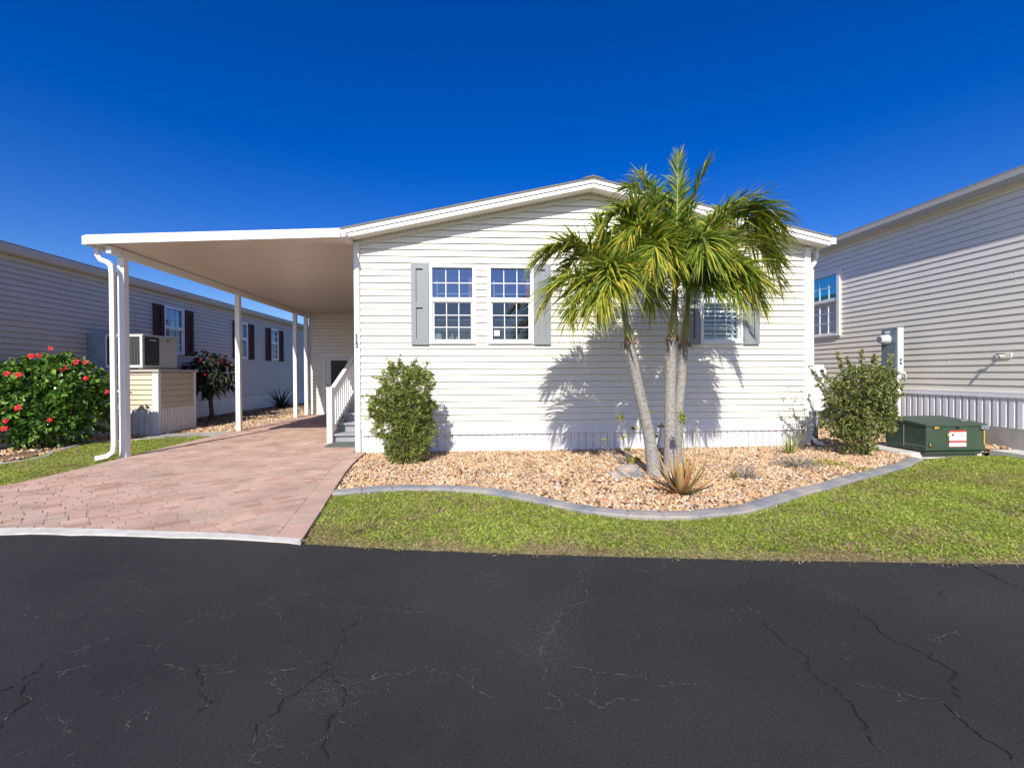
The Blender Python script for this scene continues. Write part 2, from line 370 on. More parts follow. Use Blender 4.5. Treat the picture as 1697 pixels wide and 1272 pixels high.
def text(name, s, size, loc, m, parent, rot=(math.pi / 2, 0, 0), depth=.002, sx=1.0, label=None):
    cu = bpy.data.curves.new(name, 'FONT'); cu.body = s; cu.size = size; cu.extrude = depth; cu.offset = size * .034; cu.align_x = 'CENTER'; cu.align_y = 'CENTER'
    t = bpy.data.objects.new(name + '_src', cu); COL.objects.link(t)
    bpy.context.view_layer.update()
    me = bpy.data.meshes.new_from_object(t.evaluated_get(bpy.context.evaluated_depsgraph_get()))
    bpy.data.objects.remove(t); me.materials.clear(); me.materials.append(M[m])
    me.transform(Matrix.LocRotScale(Vector(V3(*loc) - BASE[parent.name]), Vector((0, 0, 0)).to_track_quat('Z', 'Y') if False else Matrix.Rotation(rot[2], 3, 'Z').to_quaternion() @ Matrix.Rotation(rot[0], 3, 'X').to_quaternion(), Vector((sx, 1, 1))))
    me.name = name
    return link(name, me, parent, label=label)

# ------------------------------------------------------------------ camera / light / sky
yaw, roll, pitch = math.radians(3.757), .0055, math.atan(6.3 / 754.2)
fw = V3(math.sin(yaw) * math.cos(pitch), math.cos(yaw) * math.cos(pitch), -math.sin(pitch))
r0 = V3(math.cos(yaw), -math.sin(yaw), 0); u0 = np.cross(r0, fw)
rt = math.cos(roll) * r0 - math.sin(roll) * u0; up = math.sin(roll) * r0 + math.cos(roll) * u0
cam = bpy.data.cameras.new('camera'); co = bpy.data.objects.new('camera', cam); COL.objects.link(co)
co.matrix_world = Matrix(((rt[0], up[0], -fw[0], 0), (rt[1], up[1], -fw[1], 0), (rt[2], up[2], -fw[2], 1.163), (0, 0, 0, 1)))
cam.sensor_width = 36; cam.lens = 16.0; cam.shift_y = -10 / 1697; cam.clip_start = .05; cam.clip_end = 2000
S.camera = co
sd = Vector((-.205, -1, .80)).normalized()
L = bpy.data.lights.new('sun', 'SUN'); L.energy = 4.05; L.angle = math.radians(.5); L.color = (1, .935, .82)
lo = bpy.data.objects.new('sun', L); lo.rotation_euler = sd.to_track_quat('Z', 'Y').to_euler(); lo.location = (0, -5, 12); COL.objects.link(lo)
w = bpy.data.worlds.new('World'); S.world = w; w.use_nodes = True
n, l = w.node_tree.nodes, w.node_tree.links
sk = n.new('ShaderNodeTexSky'); sk.sky_type = 'NISHITA'; sk.sun_disc = False
sk.sun_elevation = math.asin(sd.z); sk.sun_rotation = math.atan2(sd.x, sd.y); sk.air_density = 1.0; sk.dust_density = .95; sk.ozone_density = 4.5; sk.altitude = 0
hs = n.new('ShaderNodeHueSaturation'); hs.inputs['Saturation'].default_value = 1.41; hs.inputs['Value'].default_value = 1.20; hs.inputs['Hue'].default_value = .523
l.new(sk.outputs[0], hs.inputs['Color']); l.new(hs.outputs[0], n['Background'].inputs[0]); n['Background'].inputs[1].default_value = .08
S.view_settings.view_transform = 'Standard'; S.view_settings.look = 'None'; S.view_settings.exposure = .60; S.view_settings.gamma = 1
S.render.engine = 'CYCLES'; S.cycles.max_bounces = 9; S.cycles.diffuse_bounces = 6; S.cycles.transparent_max_bounces = 12

# ------------------------------------------------------------------ ground, road, drive
def sheet(name, poly, z, m, kind='structure', sub=None):
    mb = MB(); mb.face([(x, y, z) for x, y in poly]); return mb.build(name, m, kind=kind)
mb = MB(); mb.face([(-600, -600, -.12), (600, -600, -.12), (600, 600, -.12), (-600, 600, -.12)]); mb.build('ground', 'dirt', kind='structure')
ROADEDGE = [(-40, 3.6), (-6, 3.68), (-3.65, 3.62), (-2.9, 3.52), (-2.26, 3.43), (-1.81, 3.35), (-1.26, 3.225), (-.58, 3.07), (.2, 2.93), (1.14, 2.79), (1.82, 2.70), (2.55, 2.61), (3.26, 2.53), (5, 2.35), (9, 2.0), (40, 0)]
DRIVE_R = [(-1.28, 3.30), (-1.37, 3.88), (-1.51, 4.73), (-1.62, 5.43), (-1.69, 5.93), (-1.74, 6.53), (-1.76, 7.02)]
DRIVE_L = [(-5.19, 13.88), (-5.2, 10), (-5.19, 8.2), (-5.13, 6.84), (-5.10, 6.3), (-5.08, 5.58), (-5.16, 5.15), (-5.5, 4.6), (-6.4, 3.82)]
CRD = [[(-.62, 2.32), (-.64, 2.11), (-.61, 1.92), (-.65, 1.87), (-.63, 1.8), (-.68, 1.73), (-.72, 1.69), (-.71, 1.61), (-.67, 1.4)], [(-.63, 1.8), (-.55, 1.75), (-.5, 1.68), (-.5, 1.62), (-.47, 1.4)], [(-1.15, 1.88), (-1.07, 1.83), (-1.02, 1.71), (-.99, 1.63)], [(-1.68, 1.89), (-1.63, 1.74), (-1.62, 1.64), (-1.6, 1.5)], [(-1.79, 1.98), (-1.77, 1.86), (-1.79, 1.79), (-1.79, 1.6)], [(1.3, 2.06), (1.29, 1.99), (1.3, 1.85), (1.32, 1.78), (1.28, 1.73), (1.27, 1.65), (1.3, 1.59), (1.29, 1.53), (1.27, 1.47), (1.22, 1.3)], [(1.83, 2.13), (1.79, 1.95), (1.79, 1.83), (1.85, 1.75), (1.82, 1.67), (1.75, 1.59), (1.7, 1.53), (1.69, 1.49)], [(1.62, 1.49), (1.59, 1.39), (1.57, 1.25)], [(2.93, 2.53), (2.88, 2.37), (2.85, 2.21)], [(2.47, 2.35), (2.38, 2.18)]]
CRL = [[(-2.31, 2.7), (-2.18, 2.67), (-2.02, 2.71), (-1.9, 2.63), (-1.76, 2.57)], [(-1.44, 2.41), (-1.34, 2.3), (-1.21, 2.28)], [(-1.34, 2.3), (-1.38, 2.16), (-1.39, 2.06), (-1.5, 2.05)], [(-1.13, 2.37), (-1.09, 2.48), (-1.01, 2.49), (-.92, 2.46)], [(-.83, 2.37), (-.77, 2.31), (-.68, 2.33), (-.48, 2.28), (-.22, 2.25)], [(-.66, 1.89), (-.71, 1.89), (-.79, 1.84), (-.85, 1.83)], [(-1.26, 1.9), (-1.16, 1.87)], [(-2.33, 2.37), (-2.06, 2.34), (-1.93, 2.37), (-1.74, 2.37), (-1.57, 2.28)], [(-1.68, 1.89), (-1.58, 1.93)], [(-1.08, 1.84), (-.99, 1.84)], [(-.72, 1.7), (-.78, 1.75), (-.83, 1.77)], [(-.47, 3.0), (-.58, 2.89), (-.68, 2.75)], [(.16, 2.91), (.11, 2.73), (.07, 2.61), (-.03, 2.68), (-.3, 2.68), (-.34, 2.54)], [(-.55, 1.75), (-.43, 1.76), (-.32, 1.78)], [(-.33, 1.67), (-.36, 1.76), (-.24, 1.82), (-.12, 1.77), (.04, 1.63)], [(-1.58, 2.18), (-1.67, 2.09), (-1.76, 2.02)], [(-1.19, 1.62), (-1.15, 1.67)], [(-2.48, 2.93), (-2.17, 2.92), (-1.9, 2.88)], [(.66, 2.82), (.57, 2.57), (.42, 2.24), (.31, 2.04), (.23, 1.86), (.23, 1.7), (.28, 1.53)], [(1.13, 2.77), (1.05, 2.61)], [(1.56, 2.7), (1.56, 2.62), (1.49, 2.48)], [(2.06, 2.65), (2.04, 2.58), (1.92, 2.47)], [(2.38, 2.6), (2.36, 2.43)], [(1.25, 2.16), (1.33, 2.14), (1.3, 2.04)], [(1.2, 2.2), (1.2, 2.03)], [(1.62, 1.49), (1.53, 1.53), (1.43, 1.58), (1.37, 1.61)], [(1.85, 2.55), (1.84, 2.32), (1.85, 2.19)], [(.33, 1.78), (.52, 1.72), (.67, 1.64), (.83, 1.65)], [(2.07, 2.22), (2.35, 2.22), (2.5, 2.11)], [(1.94, 1.84), (2.12, 1.9)], [(.86, 2.67), (.95, 2.6), (1.19, 2.5)], [(.3, 1.64), (.41, 1.55), (.55, 1.58)]]
SPK = [([(.66, 2.82), (.57, 2.57), (.42, 2.24), (.31, 2.04), (.23, 1.86)], .06, 3200), ([(1.75, 2.48), (1.78, 2.33), (1.79, 2.21)], .09, 900), ([(-.47, 2.25), (-.33, 2.3), (-.2, 2.36)], .07, 500), ([(-.64, 1.71), (-.56, 1.72), (-.5, 1.65)], .05, 700), ([(-2.1, 2.4), (-1.3, 2.4)], .3, 500), ([(-.6, 2.9), (.1, 2.75)], .06, 400), ([(1.0, 2.6), (2.3, 2.5)], .12, 600), ([(-3, 2.0), (3, 1.8)], .45, 900), ([(-.5, 3.0), (3.2, 2.5)], .05, 1500), ([(-3.4, 3.4), (-1.3, 3.15)], .06, 700)]
def fractal(pts, rough=.16, it=3):
    p = np.asarray(pts, float)
    for _ in range(it):
        q = [p[0]]
        for a, b in zip(p[:-1], p[1:]):
            d = b - a; m = (a + b) / 2 + V3(-d[1], d[0], 0)[:2] * RNG.normal(0, rough); q += [m, b]
        p = np.array(q)
    return p
def ribbon(mb, p, w, z, mi, gaps=0.0):
    m = len(p); ws = w * (.35 + 1.1 * RNG.random(m)) * np.minimum(1, .35 + 3 * np.sin(np.linspace(.02, math.pi - .02, m)))
    t = np.gradient(p, axis=0); t = t / (np.linalg.norm(t, axis=1)[:, None] + 1e-9); nn = np.stack([-t[:, 1], t[:, 0]], 1) * ws[:, None] / 2
    for i in range(m - 1):
        if RNG.random() < gaps: continue
        mb.face([(*(p[i] - nn[i]), z), (*(p[i + 1] - nn[i + 1]), z), (*(p[i + 1] + nn[i + 1]), z), (*(p[i] + nn[i]), z)], mi)
mb = MB()
re = [(a, b) for a, b in ROADEDGE]
mb.face([(x, y, 0) for x, y in re[::-1]] + [(-40, -9, 0), (40, -9, 0)], 0)
for p in CRL:
    q = fractal(p, .11, 4); ribbon(mb, q, .0036, .0024, 2, .38)
    for k in range(3):
        i = RNG.integers(0, len(q)); b = q[i]; a = RNG.random() * 6.28; e = b + .07 * RNG.random() * V3(math.cos(a), math.sin(a), 0)[:2]
        ribbon(mb, fractal([b, e], .3, 2), .004, .0024, 2, .2)
for k in range(80):      # fine crazing
    x, y = RNG.uniform(-2.6, 3.2), RNG.uniform(1.4, 2.75); a = RNG.random() * 6.28; le = RNG.uniform(.06, .25)
    ribbon(mb, fractal([(x, y), (x + le * math.cos(a), y + .7 * le * math.sin(a))], .25, 4), .0022, .0023, 2, .4)
for p in CRD: q = fractal(p, .17); ribbon(mb, q + .002, .006, .0026, 2, .65); ribbon(mb, q, .0062, .0032, 1, .1)
for line, wd, cnt in SPK:
    q = smoothline(line, 20)
    for k in range(cnt):
        c = q[RNG.integers(0, len(q))] + RNG.normal(0, wd, 2); r = RNG.uniform(.001, .0031)
        a = RNG.random() * 6.28; mb.face([(c[0] + r * math.cos(a + j * 1.57) * RNG.uniform(.5, 1.3), c[1] + r * math.sin(a + j * 1.57) * RNG.uniform(.5, 1.3), .003) for j in range(4)], 2)
mb.build('road', ['asphalt', 'crackd', 'crackl'], kind='structure')
# concrete strip between drive and road
mb = MB(); A = [(-9, 3.74), (-6, 3.80), (-3.65, 3.72), (-2.9, 3.63), (-2.32, 3.53), (-1.86, 3.45), (-1.28, 3.29)]; B = [(-9, 3.62), (-6, 3.68), (-3.65, 3.60), (-2.9, 3.52), (-2.26, 3.43), (-1.81, 3.35), (-1.25, 3.215)]
A = smoothline(A, 5); B = smoothline(B, 5)
B = B + RNG.normal(0, .008, B.shape) * [0, 1]
for i in range(len(A) - 1):
    mb.face([(*B[i], .010), (*B[i + 1], .010), (*A[i + 1], .012), (*A[i], .012)]); mb.face([(*B[i], -.05), (*B[i + 1], -.05), (*B[i + 1], .010), (*B[i], .010)])
mb.face([(*B[-1], -.05), (*A[-1], -.05), (*A[-1], .012), (*B[-1], .010)])
mb.build('kerb', 'paleconc', kind='structure')
# pavers
DR = [tuple(p) for p in smoothline(DRIVE_R, 5)]
DLl = [tuple(p) for p in smoothline(DRIVE_L, 5)]
OUT = [(-6.4, 3.81), (-3.65, 3.725), (-2.9, 3.635), (-2.32, 3.535), (-1.86, 3.455)] + DR + [(-1.96, 7.02), (-1.96, 13.88)] + DLl
def clip_convex(sub, quad):
    out = list(sub)
    for i in range(len(quad)):
        a, b = quad[i], quad[(i + 1) % len(quad)]; inp, out = out, []
        ins = lambda p: (b[0] - a[0]) * (p[1] - a[1]) - (b[1] - a[1]) * (p[0] - a[0]) >= -1e-9
        for j in range(len(inp)):
            p, q = inp[j - 1], inp[j]
            ip, iq = ins(p), ins(q)
            if ip != iq:
                d1 = (b[0] - a[0]) * (p[1] - a[1]) - (b[1] - a[1]) * (p[0] - a[0]); d2 = (b[0] - a[0]) * (q[1] - a[1]) - (b[1] - a[1]) * (q[0] - a[0]); t = d1 / (d1 - d2)
                out.append((p[0] + t * (q[0] - p[0]), p[1] + t * (q[1] - p[1])))
            if iq: out.append(q)
        if len(out) < 3: return []
    return out
def paver(mb, poly, dz=0):
    p = [V3(x, y, 0) for x, y in poly]
    q = [p[0]]
    for x in p[1:]:
        if np.linalg.norm(x - q[-1]) > .012: q.append(x)
    if np.linalg.norm(q[0] - q[-1]) < .012: q.pop()
    if len(q) < 3: return
    ar = .5 * sum(q[i - 1][0] * q[i][1] - q[i][0] * q[i - 1][1] for i in range(len(q)))
    if abs(ar) < .0012: return
    if ar < 0: q = q[::-1]
    c = sum(q) / len(q); sh = lambda x, d: x + (c - x) / (np.linalg.norm(c - x) + 1e-9) * d
    a = [sh(x, .0015) + V3(0, 0, -.012) for x in q]; t = RNG.normal(0, .0012, 2)
    b = [sh(x, .0045) + V3(0, 0, dz + (x - c)[:2] @ t * 8) for x in q]
    i = len(mb.v); k = len(q); mb.v += [tuple(x) for x in a + b]
    mb.f.append(tuple(range(i + k, i + 2 * k))); mb.m.append(0)
    for j in range(k): mb.f.append((i + j, i + (j + 1) % k, i + k + (j + 1) % k, i + k + j)); mb.m.append(0)
BW = .20
def inset_line(p, d):
    p = np.asarray(p); t = np.gradient(p, axis=0); t /= np.linalg.norm(t, axis=1)[:, None]; return p + np.stack([-t[:, 1], t[:, 0]], 1) * d
INR = inset_line(DR, BW); INL = inset_line(DLl, BW)
INNER = [(-6.25, 3.82), (-3.65, 3.735), (-2.9, 3.645), (-2.32, 3.545), (-1.86, 3.465), (-1.52, 3.38)] + [tuple(p) for p in INR] + [(-1.97, 7.03), (-1.97, 13.87)] + [tuple(p) for p in INL]
mb = MB(); ang = math.radians(40); ca, sa = math.cos(ang), math.sin(ang)
rows = [.095, .08, .105, .085]; v = -9.0; ri = 0
while v < 16:
    h = rows[ri % 4]; u = -9 + RNG.random() * .2
    while u < 14:
        wd = RNG.choice([.11, .14, .17, .2])
        cx_, cy_ = (u + wd / 2) * ca - (v + h / 2) * sa, (u + wd / 2) * sa + (v + h / 2) * ca
        if -6.7 < cx_ < -1.2 and 3.2 < cy_ < 14:
            quad = [((a * ca - b * sa), (a * sa + b * ca)) for a, b in ((u + .001, v + .0035), (u + wd - .001, v + .0035), (u + wd - .001, v + h - .0035), (u + .001, v + h - .0035))]
            ins = inpoly(np.array(quad + [(cx_, cy_)]), INNER)
            if ins.all(): paver(mb, quad, RNG.normal(0, .0015))
            elif ins.any():
                r = clip_convex(INNER, quad)
                if r: paver(mb, r, RNG.normal(0, .0015))
        u += wd
    v += h; ri += 1
for O_, I_ in ((DR, INR), (DLl, INL)):      # soldier-course border
    O_ = np.asarray(O_); s = np.concatenate([[0], np.cumsum(np.linalg.norm(np.diff(O_, axis=0), axis=1))])
    m = int(s[-1] / .34); ts = np.linspace(0, s[-1], m + 1)
    ip = lambda P, t: (np.interp(t, s, P[:, 0]), np.interp(t, s, P[:, 1]))
    for a, b in zip(ts[:-1], ts[1:]): paver(mb, [ip(O_, a), ip(O_, b), ip(I_, b), ip(I_, a)], RNG.normal(0, .001))
base_i = len(mb.v)
mb.face([(x, y, -.0035) for x, y in OUT], 1)
for a, b in zip(OUT, OUT[1:] + OUT[:1]): mb.face([(*a, -.1), (*b, -.1), (*b, -.004), (*a, -.004)], 2)
mb.build('driveway', ['paver', 'sand', 'paver'], kind='structure')

# beds and lawns
KOUT = [(-1.50, 4.60), (-1.21, 4.63), (-.8, 4.71), (-.45, 4.65), (-.04, 4.52), (.3, 4.28), (.66, 4.01), (.9, 3.79), (1.18, 3.64), (1.37, 3.59), (1.67, 3.57), (2.02, 3.65), (2.41, 3.77), (2.71, 3.95), (3.13, 4.2), (3.94, 4.61), (4.76, 5.04), (5.23, 5.29), (5.85, 5.68)]
K = smoothline(KOUT, 8)
BED = [(-1.53, 4.72)] + [tuple(p) for p in K[3:]] + [(6.1, 6.1), (6.1, 7.4), (7.8, 7.4), (7.9, 14), (5.31, 14), (5.31, 7.1), (-1.76, 7.1)] + DR[::-1][:-8]
mb = MB(); mb.face([(x, y, -.06) for x, y in BED]); mb.build('gravel_bed', 'gbase', kind='structure')
ICO = None
def stones(name, poly, dens, smin, smax, m, z0=-.055, hz=.0, extra=None):
    global ICO
    if ICO is None:
        t = (1 + 5 ** .5) / 2
        v = np.array([(-1, t, 0), (1, t, 0), (-1, -t, 0), (1, -t, 0), (0, -1, t), (0, 1, t), (0, -1, -t), (0, 1, -t), (t, 0, -1), (t, 0, 1), (-t, 0, -1), (-t, 0, 1)], float); v /= np.linalg.norm(v[0])
        f = np.array([(0, 11, 5), (0, 5, 1), (0, 1, 7), (0, 7, 10), (0, 10, 11), (1, 5, 9), (5, 11, 4), (11, 10, 2), (10, 7, 6), (7, 1, 8), (3, 9, 4), (3, 4, 2), (3, 2, 6), (3, 6, 8), (3, 8, 9), (4, 9, 5), (2, 4, 11), (6, 2, 10), (8, 6, 7), (9, 8, 1)])
        ICO = (v, f)
    q = sample(poly, dens); N = len(q); v, f = ICO
    sc = RNG.uniform(smin, smax, (N, 1)) * np.stack([RNG.uniform(.7, 1.2, N), RNG.uniform(.6, 1, N), RNG.uniform(.4, .75, N)], 1) / 2
    a = RNG.normal(size=(N, 3)); a = unit(a * [.35, .35, 1]); b = unit(np.cross(a, RNG.normal(size=(N, 3)))); c = np.cross(a, b)
    R = np.stack([b, c, a], 2)
    jit = 1 + RNG.normal(0, .13, (N, 12, 1))
    W = np.einsum('nij,nkj->nki', R, v[None] * sc[:, None] * jit)
    z = z0 + RNG.random(N) * .022 + hz * vnoise(q, 1.3, 3)
    W += np.stack([q[:, 0], q[:, 1], z], 1)[:, None]
    F = (f[None] + (np.arange(N) * 12)[:, None, None]).reshape(-1, 3)
    return npmesh(name, W.reshape(-1, 3), F, m, kind='stuff', label=extra, cat='gravel')
NEARBED = [p for p in BED if p[1] < 7.45 and p[0] < 6.2]
stones('gravel', NEARBED, 2300, .022, .054, 'stone', hz=.012, extra='tan and cream river gravel filling the bed before the white house')
stones('gravel', [(5.4, 7.4), (7.75, 7.4), (7.85, 12), (5.4, 12)], 420, .04, .08, 'stone', extra='gravel strip running back between the white house and the right neighbour')
stones('gravel', [(7.32, 6.15), (7.76, 6.15), (7.78, 7.0), (7.33, 7.0)], 900, .04, .075, 'stone', z0=.025, extra='small patch of tan gravel between the green box and the right house')
LB = [(-9, 5.2), (-6.74, 6.82), (-7.0, 7.89), (-7.1, 8.75), (-6.65, 8.95), (-5.55, 9.6), (-5.25, 9.9), (-5.25, 20), (-8.1, 20), (-8.1, 5.2)]
mb = MB(); mb.face([(x, y, -.06) for x, y in LB]); mb.build('gravel_bed', 'gbase', kind='structure')
stones('gravel', [p for p in LB if p[1] < 9.7] + [(-6.6, 9.8), (-8.1, 9.8)], 420, .035, .065, 'stone', extra='tan gravel under the red flowering bush at the left')
stones('gravel', [(-8.1, 11.0), (-6.9, 11.0), (-5.9, 13.2), (-5.7, 20), (-8.1, 20)], 420, .035, .07, 'stoned', extra='dark brown mulch and stones along the foot of the left neighbour house')
stones('gravel', [(-6.9, 11.0), (-6.7, 9.9), (-5.27, 9.95), (-5.27, 20), (-5.7, 20), (-5.9, 13.2)], 420, .035, .07, 'stone', extra='pale tan gravel band beside the carport posts')
# kerb edging of the bed: bevelled concrete, scored into pieces
mb = MB(); t = np.gradient(K, axis=0); t /= np.linalg.norm(t, axis=1)[:, None]; nr = np.stack([-t[:, 1], t[:, 0]], 1)
s = np.concatenate([[0], np.cumsum(np.linalg.norm(np.diff(K, axis=0), axis=1))]); ss = np.arange(0, s[-1], .02); joint = .3
ip = lambda P, q: np.stack([np.interp(q, s, P[:, 0]), np.interp(q, s, P[:, 1])], -1)
kp, kn = ip(K, ss), ip(nr, ss); prof = [(0, -.08), (0, -.006), (.010, .006), (.08, .014), (.14, .010), (.152, -.004), (.155, -.08)]
wob = vnoise(np.stack([ss, ss * 0], 1), 2.5, 9) - .5
rows_ = []
for i in range(len(ss)):
    ph = (ss[i] % joint); g = 1 if ph > .018 else 0
    rows_.append([(*(kp[i] + kn[i] * (a + wob[i] * .03 - .01)), z - (0 if g else .012 if z > 0 else 0) + .01 * wob[i]) for a, z in prof])
for i in range(len(ss) - 1):
    for j in range(len(prof) - 1): mb.face([rows_[i][j], rows_[i + 1][j], rows_[i + 1][j + 1], rows_[i][j + 1]])
mb.face(rows_[-1]); mb.face(rows_[0][::-1])
mb.build('kerb', 'kerbm', kind='structure')
mb = MB(); E_ = smoothline([(-9.2, 4.6), (-6.6, 6.68), (-6.83, 7.76), (-6.98, 8.59), (-6.57, 8.92), (-5.61, 9.53)], 8)
t = np.gradient(E_, axis=0); t /= np.linalg.norm(t, axis=1)[:, None]; nr = np.stack([-t[:, 1], t[:, 0]], 1)
for i in range(len(E_) - 1):
    pr = [(-.045, -.08), (-.045, -.03), (-.03, -.012), (.03, -.012), (.045, -.03), (.045, -.08)]
    for (a, za), (b, zb) in zip(pr[:-1], pr[1:]):
        mb.face([(*(E_[i] + nr[i] * a), za), (*(E_[i + 1] + nr[i + 1] * a), za), (*(E_[i + 1] + nr[i + 1] * b), zb), (*(E_[i] + nr[i] * b), zb)])
mb.build('kerb', 'concrete', kind='structure')
mb = MB(); mb.face([(x, y, -.012) for x, y in [(-6.55, 9.15), (-5.2, 9.2), (-5.2, 10.0), (-5.7, 9.9), (-6.5, 9.7)]]); mb.build('path', 'concrete', kind='structure')
mb = MB(); mb.box(7.33, 7.74, 4.5, 6.12, -.1, .03); mb.build('path', 'paleconc', kind='structure')
mb = MB(); mb.face([(7.3, 6.14, -.02), (7.80, 6.14, .0), (7.80, 7.39, .12), (7.3, 7.39, .07)]); mb.build('gravel_bed', 'gbase', kind='structure')
LAWN_R = [(-1.27, 3.24), (-.58, 3.085), (.2, 2.945), (1.14, 2.80), (1.82, 2.71), (2.55, 2.62), (3.26, 2.54), (5, 2.36), (9, 2.05), (11, 1.9), (11, 5.9), (6.6, 5.95), (5.9, 5.7)] + [tuple(p) for p in K[::-1]] + [(-1.53, 4.6), (-1.37, 3.88)]
LAWN_L = [(-9.5, 4.2), (-7.2, 3.8), (-6.45, 3.85), (-5.53, 4.6), (-5.18, 5.15), (-5.10, 5.58), (-5.12, 6.3), (-5.15, 6.84), (-5.21, 8.2), (-5.22, 9.2), (-5.7, 9.42), (-6.52, 8.86), (-6.9, 8.55), (-6.75, 7.7), (-6.5, 6.62), (-9.2, 4.7)]
for P_ in (LAWN_R, LAWN_L):
    mb = MB(); mb.face([(x, y, -.028) for x, y in P_]); mb.build('lawn', 'lbase', kind='structure')
def grass(poly, dens, label, dry_line=None, lush=None):
    q = sample(poly, dens)
    q = q[q[:, 0] < 1.27 * q[:, 1] + .6]; N = len(q)
    dry = np.zeros(N)
    if dry_line is not None: dry = np.clip(1 - pdist(q, dry_line) / .26, 0, 1)
    n1 = vnoise(q, 1.7, 5); n2 = vnoise(q, 5.5, 6); n3 = vnoise(q, 19, 8)
    dryp = np.clip(dry * 1.0 + .36 * (n1 - .45) + .6 * (n2 - .52) + .35 * (n3 - .5) + .15, 0, 1)
    jit = (dry > .7) * RNG.random(N) ** 2 * .11 * vnoise(q, 9, 21); q[:, 1] -= jit; zb_ = np.where(jit > .012, .003, -.028)
    keep = RNG.random(N) > (np.clip(dry - .45, 0, 1) * 1.2) * (n3 > .4)
    q, dryp, dry, zb_ = q[keep], dryp[keep], dry[keep], zb_[keep]; N = len(q)
    isdry = RNG.random(N) < dryp
    g = np.array([(.21, .36, .035), (.36, .50, .055), (.53, .62, .095), (.68, .69, .20)]); d = np.array([(.46, .38, .18), (.58, .47, .27), (.40, .31, .15), (.55, .38, .28)])
    c = np.where(isdry[:, None], d[RNG.integers(0, 4, N)], g[RNG.integers(0, 4, N)]) * RNG.uniform(.7, 1.15, (N, 1)) * (.82 + .3 * vnoise(q, 3.1, 31))[:, None]
    a = RNG.random(N) * 6.283; el = RNG.uniform(.05, 1.05, N)
    D = np.stack([np.cos(a) * np.cos(el), np.sin(a) * np.cos(el), np.sin(el)], 1)
    Ln = RNG.uniform(.024, .054, N) * (1 - .45 * dry) * (.8 + .4 * n1[keep]); P = np.stack([q[:, 0], q[:, 1], zb_], 1)
    V, F = leaves(P, D, Ln, RNG.uniform(.0038, .0070, N), droop=.25, side=np.tile(V3(0, 0, 1), (N, 1)) + RNG.normal(0, .4, (N, 3)), widest=.45)
    return npmesh('grass', V, F, 'grass', col=np.repeat(c, 4, 0), kind='stuff', label=label, cat='grass')
grass(LAWN_R, 11500, 'mown green lawn between the curved kerb and the road, dry at its edge', ROADEDGE)
grass(LAWN_L, 8000, 'narrow green lawn strip left of the paved drive')

# ------------------------------------------------------------------ the white house
WY = 7.10; X0, X1, XC = -1.905, 5.30, 1.697
house = empty('house', (XC, WY, 0), 'single-storey house with cream horizontal siding, low gable and grey shutters, number 112', 'house')
fz = lambda x: 3.985 - .22 * abs(x - XC)            # underside of the rake
WIN = [(-.798, -.099, 1.636, 2.849), (.099, .798, 1.636, 2.849), (3.487, 4.186, 1.636, 2.849)]
frF = frame((0, WY, 0), (1, 0, 0), (0, -1, 0))
def gclip(z):
    if z < 3.18: return X0, X1
    d = max((3.99 - z) / .22, 0.0); return max(X0, XC - d), min(X1, XC + d)
mb = MB(); H_ = [(a + .03, b - .03, c + .03, d - .03) for a, b, c, d in WIN]
siding(mb, frF, X0, X1, .342, 3.99, clip=gclip, holes=H_)
siding(mb, frame((X0, 0, 0), (0, -1, 0), (-1, 0, 0)), -19.5, -WY, .342, 3.2)
siding(mb, frame((X1, 0, 0), (0, 1, 0), (1, 0, 0)), WY, 19.5, .342, 3.2)
for u, z in ((-1.45, 2.98), (-.45, 3.28), (-1.3, .85), (.35, 1.05), (.95, 1.4), (4.75, 2.2), (4.9, 1.1), (-.2, .55), (1.3, 2.9)): fbox(mb, frF, u, u + .003, -.01, .021, z, z + .2)
mb.face([(X0, 19.5, 0), (X1, 19.5, 0), (X1, 19.5, 3.2), (XC, 19.5, 3.98), (X0, 19.5, 3.2)])
mb.build('siding', 'siding', house)
# raked siding course just under the soffit
mb = MB()
for sgn, xa in ((-1, X0), (1, X1)):
    fa, fb = fz(xa) + .02, fz(XC) + .02
    mb.prism([(xa, WY - .030, fa - .085), (XC, WY - .030, fb - .085), (XC, WY - .006, fb), (xa, WY - .006, fa)], (0, .005, 0))
mb.build('rake_trim', 'siding', house)
mb = MB(); ribs(mb, frF, X0 + .06, X1 - .06, -.09, .240)
ribs(mb, frame((X0, 0, 0), (0, -1, 0), (-1, 0, 0)), -19.4, -WY - .08, -.09, .24); ribs(mb, frame((X1, 0, 0), (0, 1, 0), (1, 0, 0)), WY + .08, 19.4, -.09, .24)
mb.build('skirting', 'skirt', house)
mb = MB(); fbox(mb, frF, X0 + .07, X1 - .07, -.01, .044, .236, .346); mb.box(X0 - .026, X0 + .01, WY + .07, 19.4, .236, .343); mb.box(X1 - .01, X1 + .026, WY + .07, 19.4, .236, .343)
mb.build('skirting_band', 'skirt', house)
for xa, xb in ((X0 - .028, X0 + .052), (X1 - .07, X1 + .028)):
    mb = MB(); mb.box(xa, xb, WY - .048, WY + .06, -.01, 3.19 if xa < 0 else 3.19); mb.build('corner_post', 'trimw', house, bevel=.004)
# roof
RL, RR, RY0, RY1 = -2.085, 5.47, 6.83, 19.7
roof = MB(); zt = lambda x: fz(x) + .118
for xa in (RL, RR):
    p = [(xa - .02 * np.sign(XC - xa), RY0 - .035, zt(xa)), (XC, RY0 - .035, zt(XC)), (XC, RY0 - .035, zt(XC) + .028), (xa - .02 * np.sign(XC - xa), RY0 - .035, zt(xa) + .028)]
    roof.prism(p, (0, RY1 - RY0, 0))
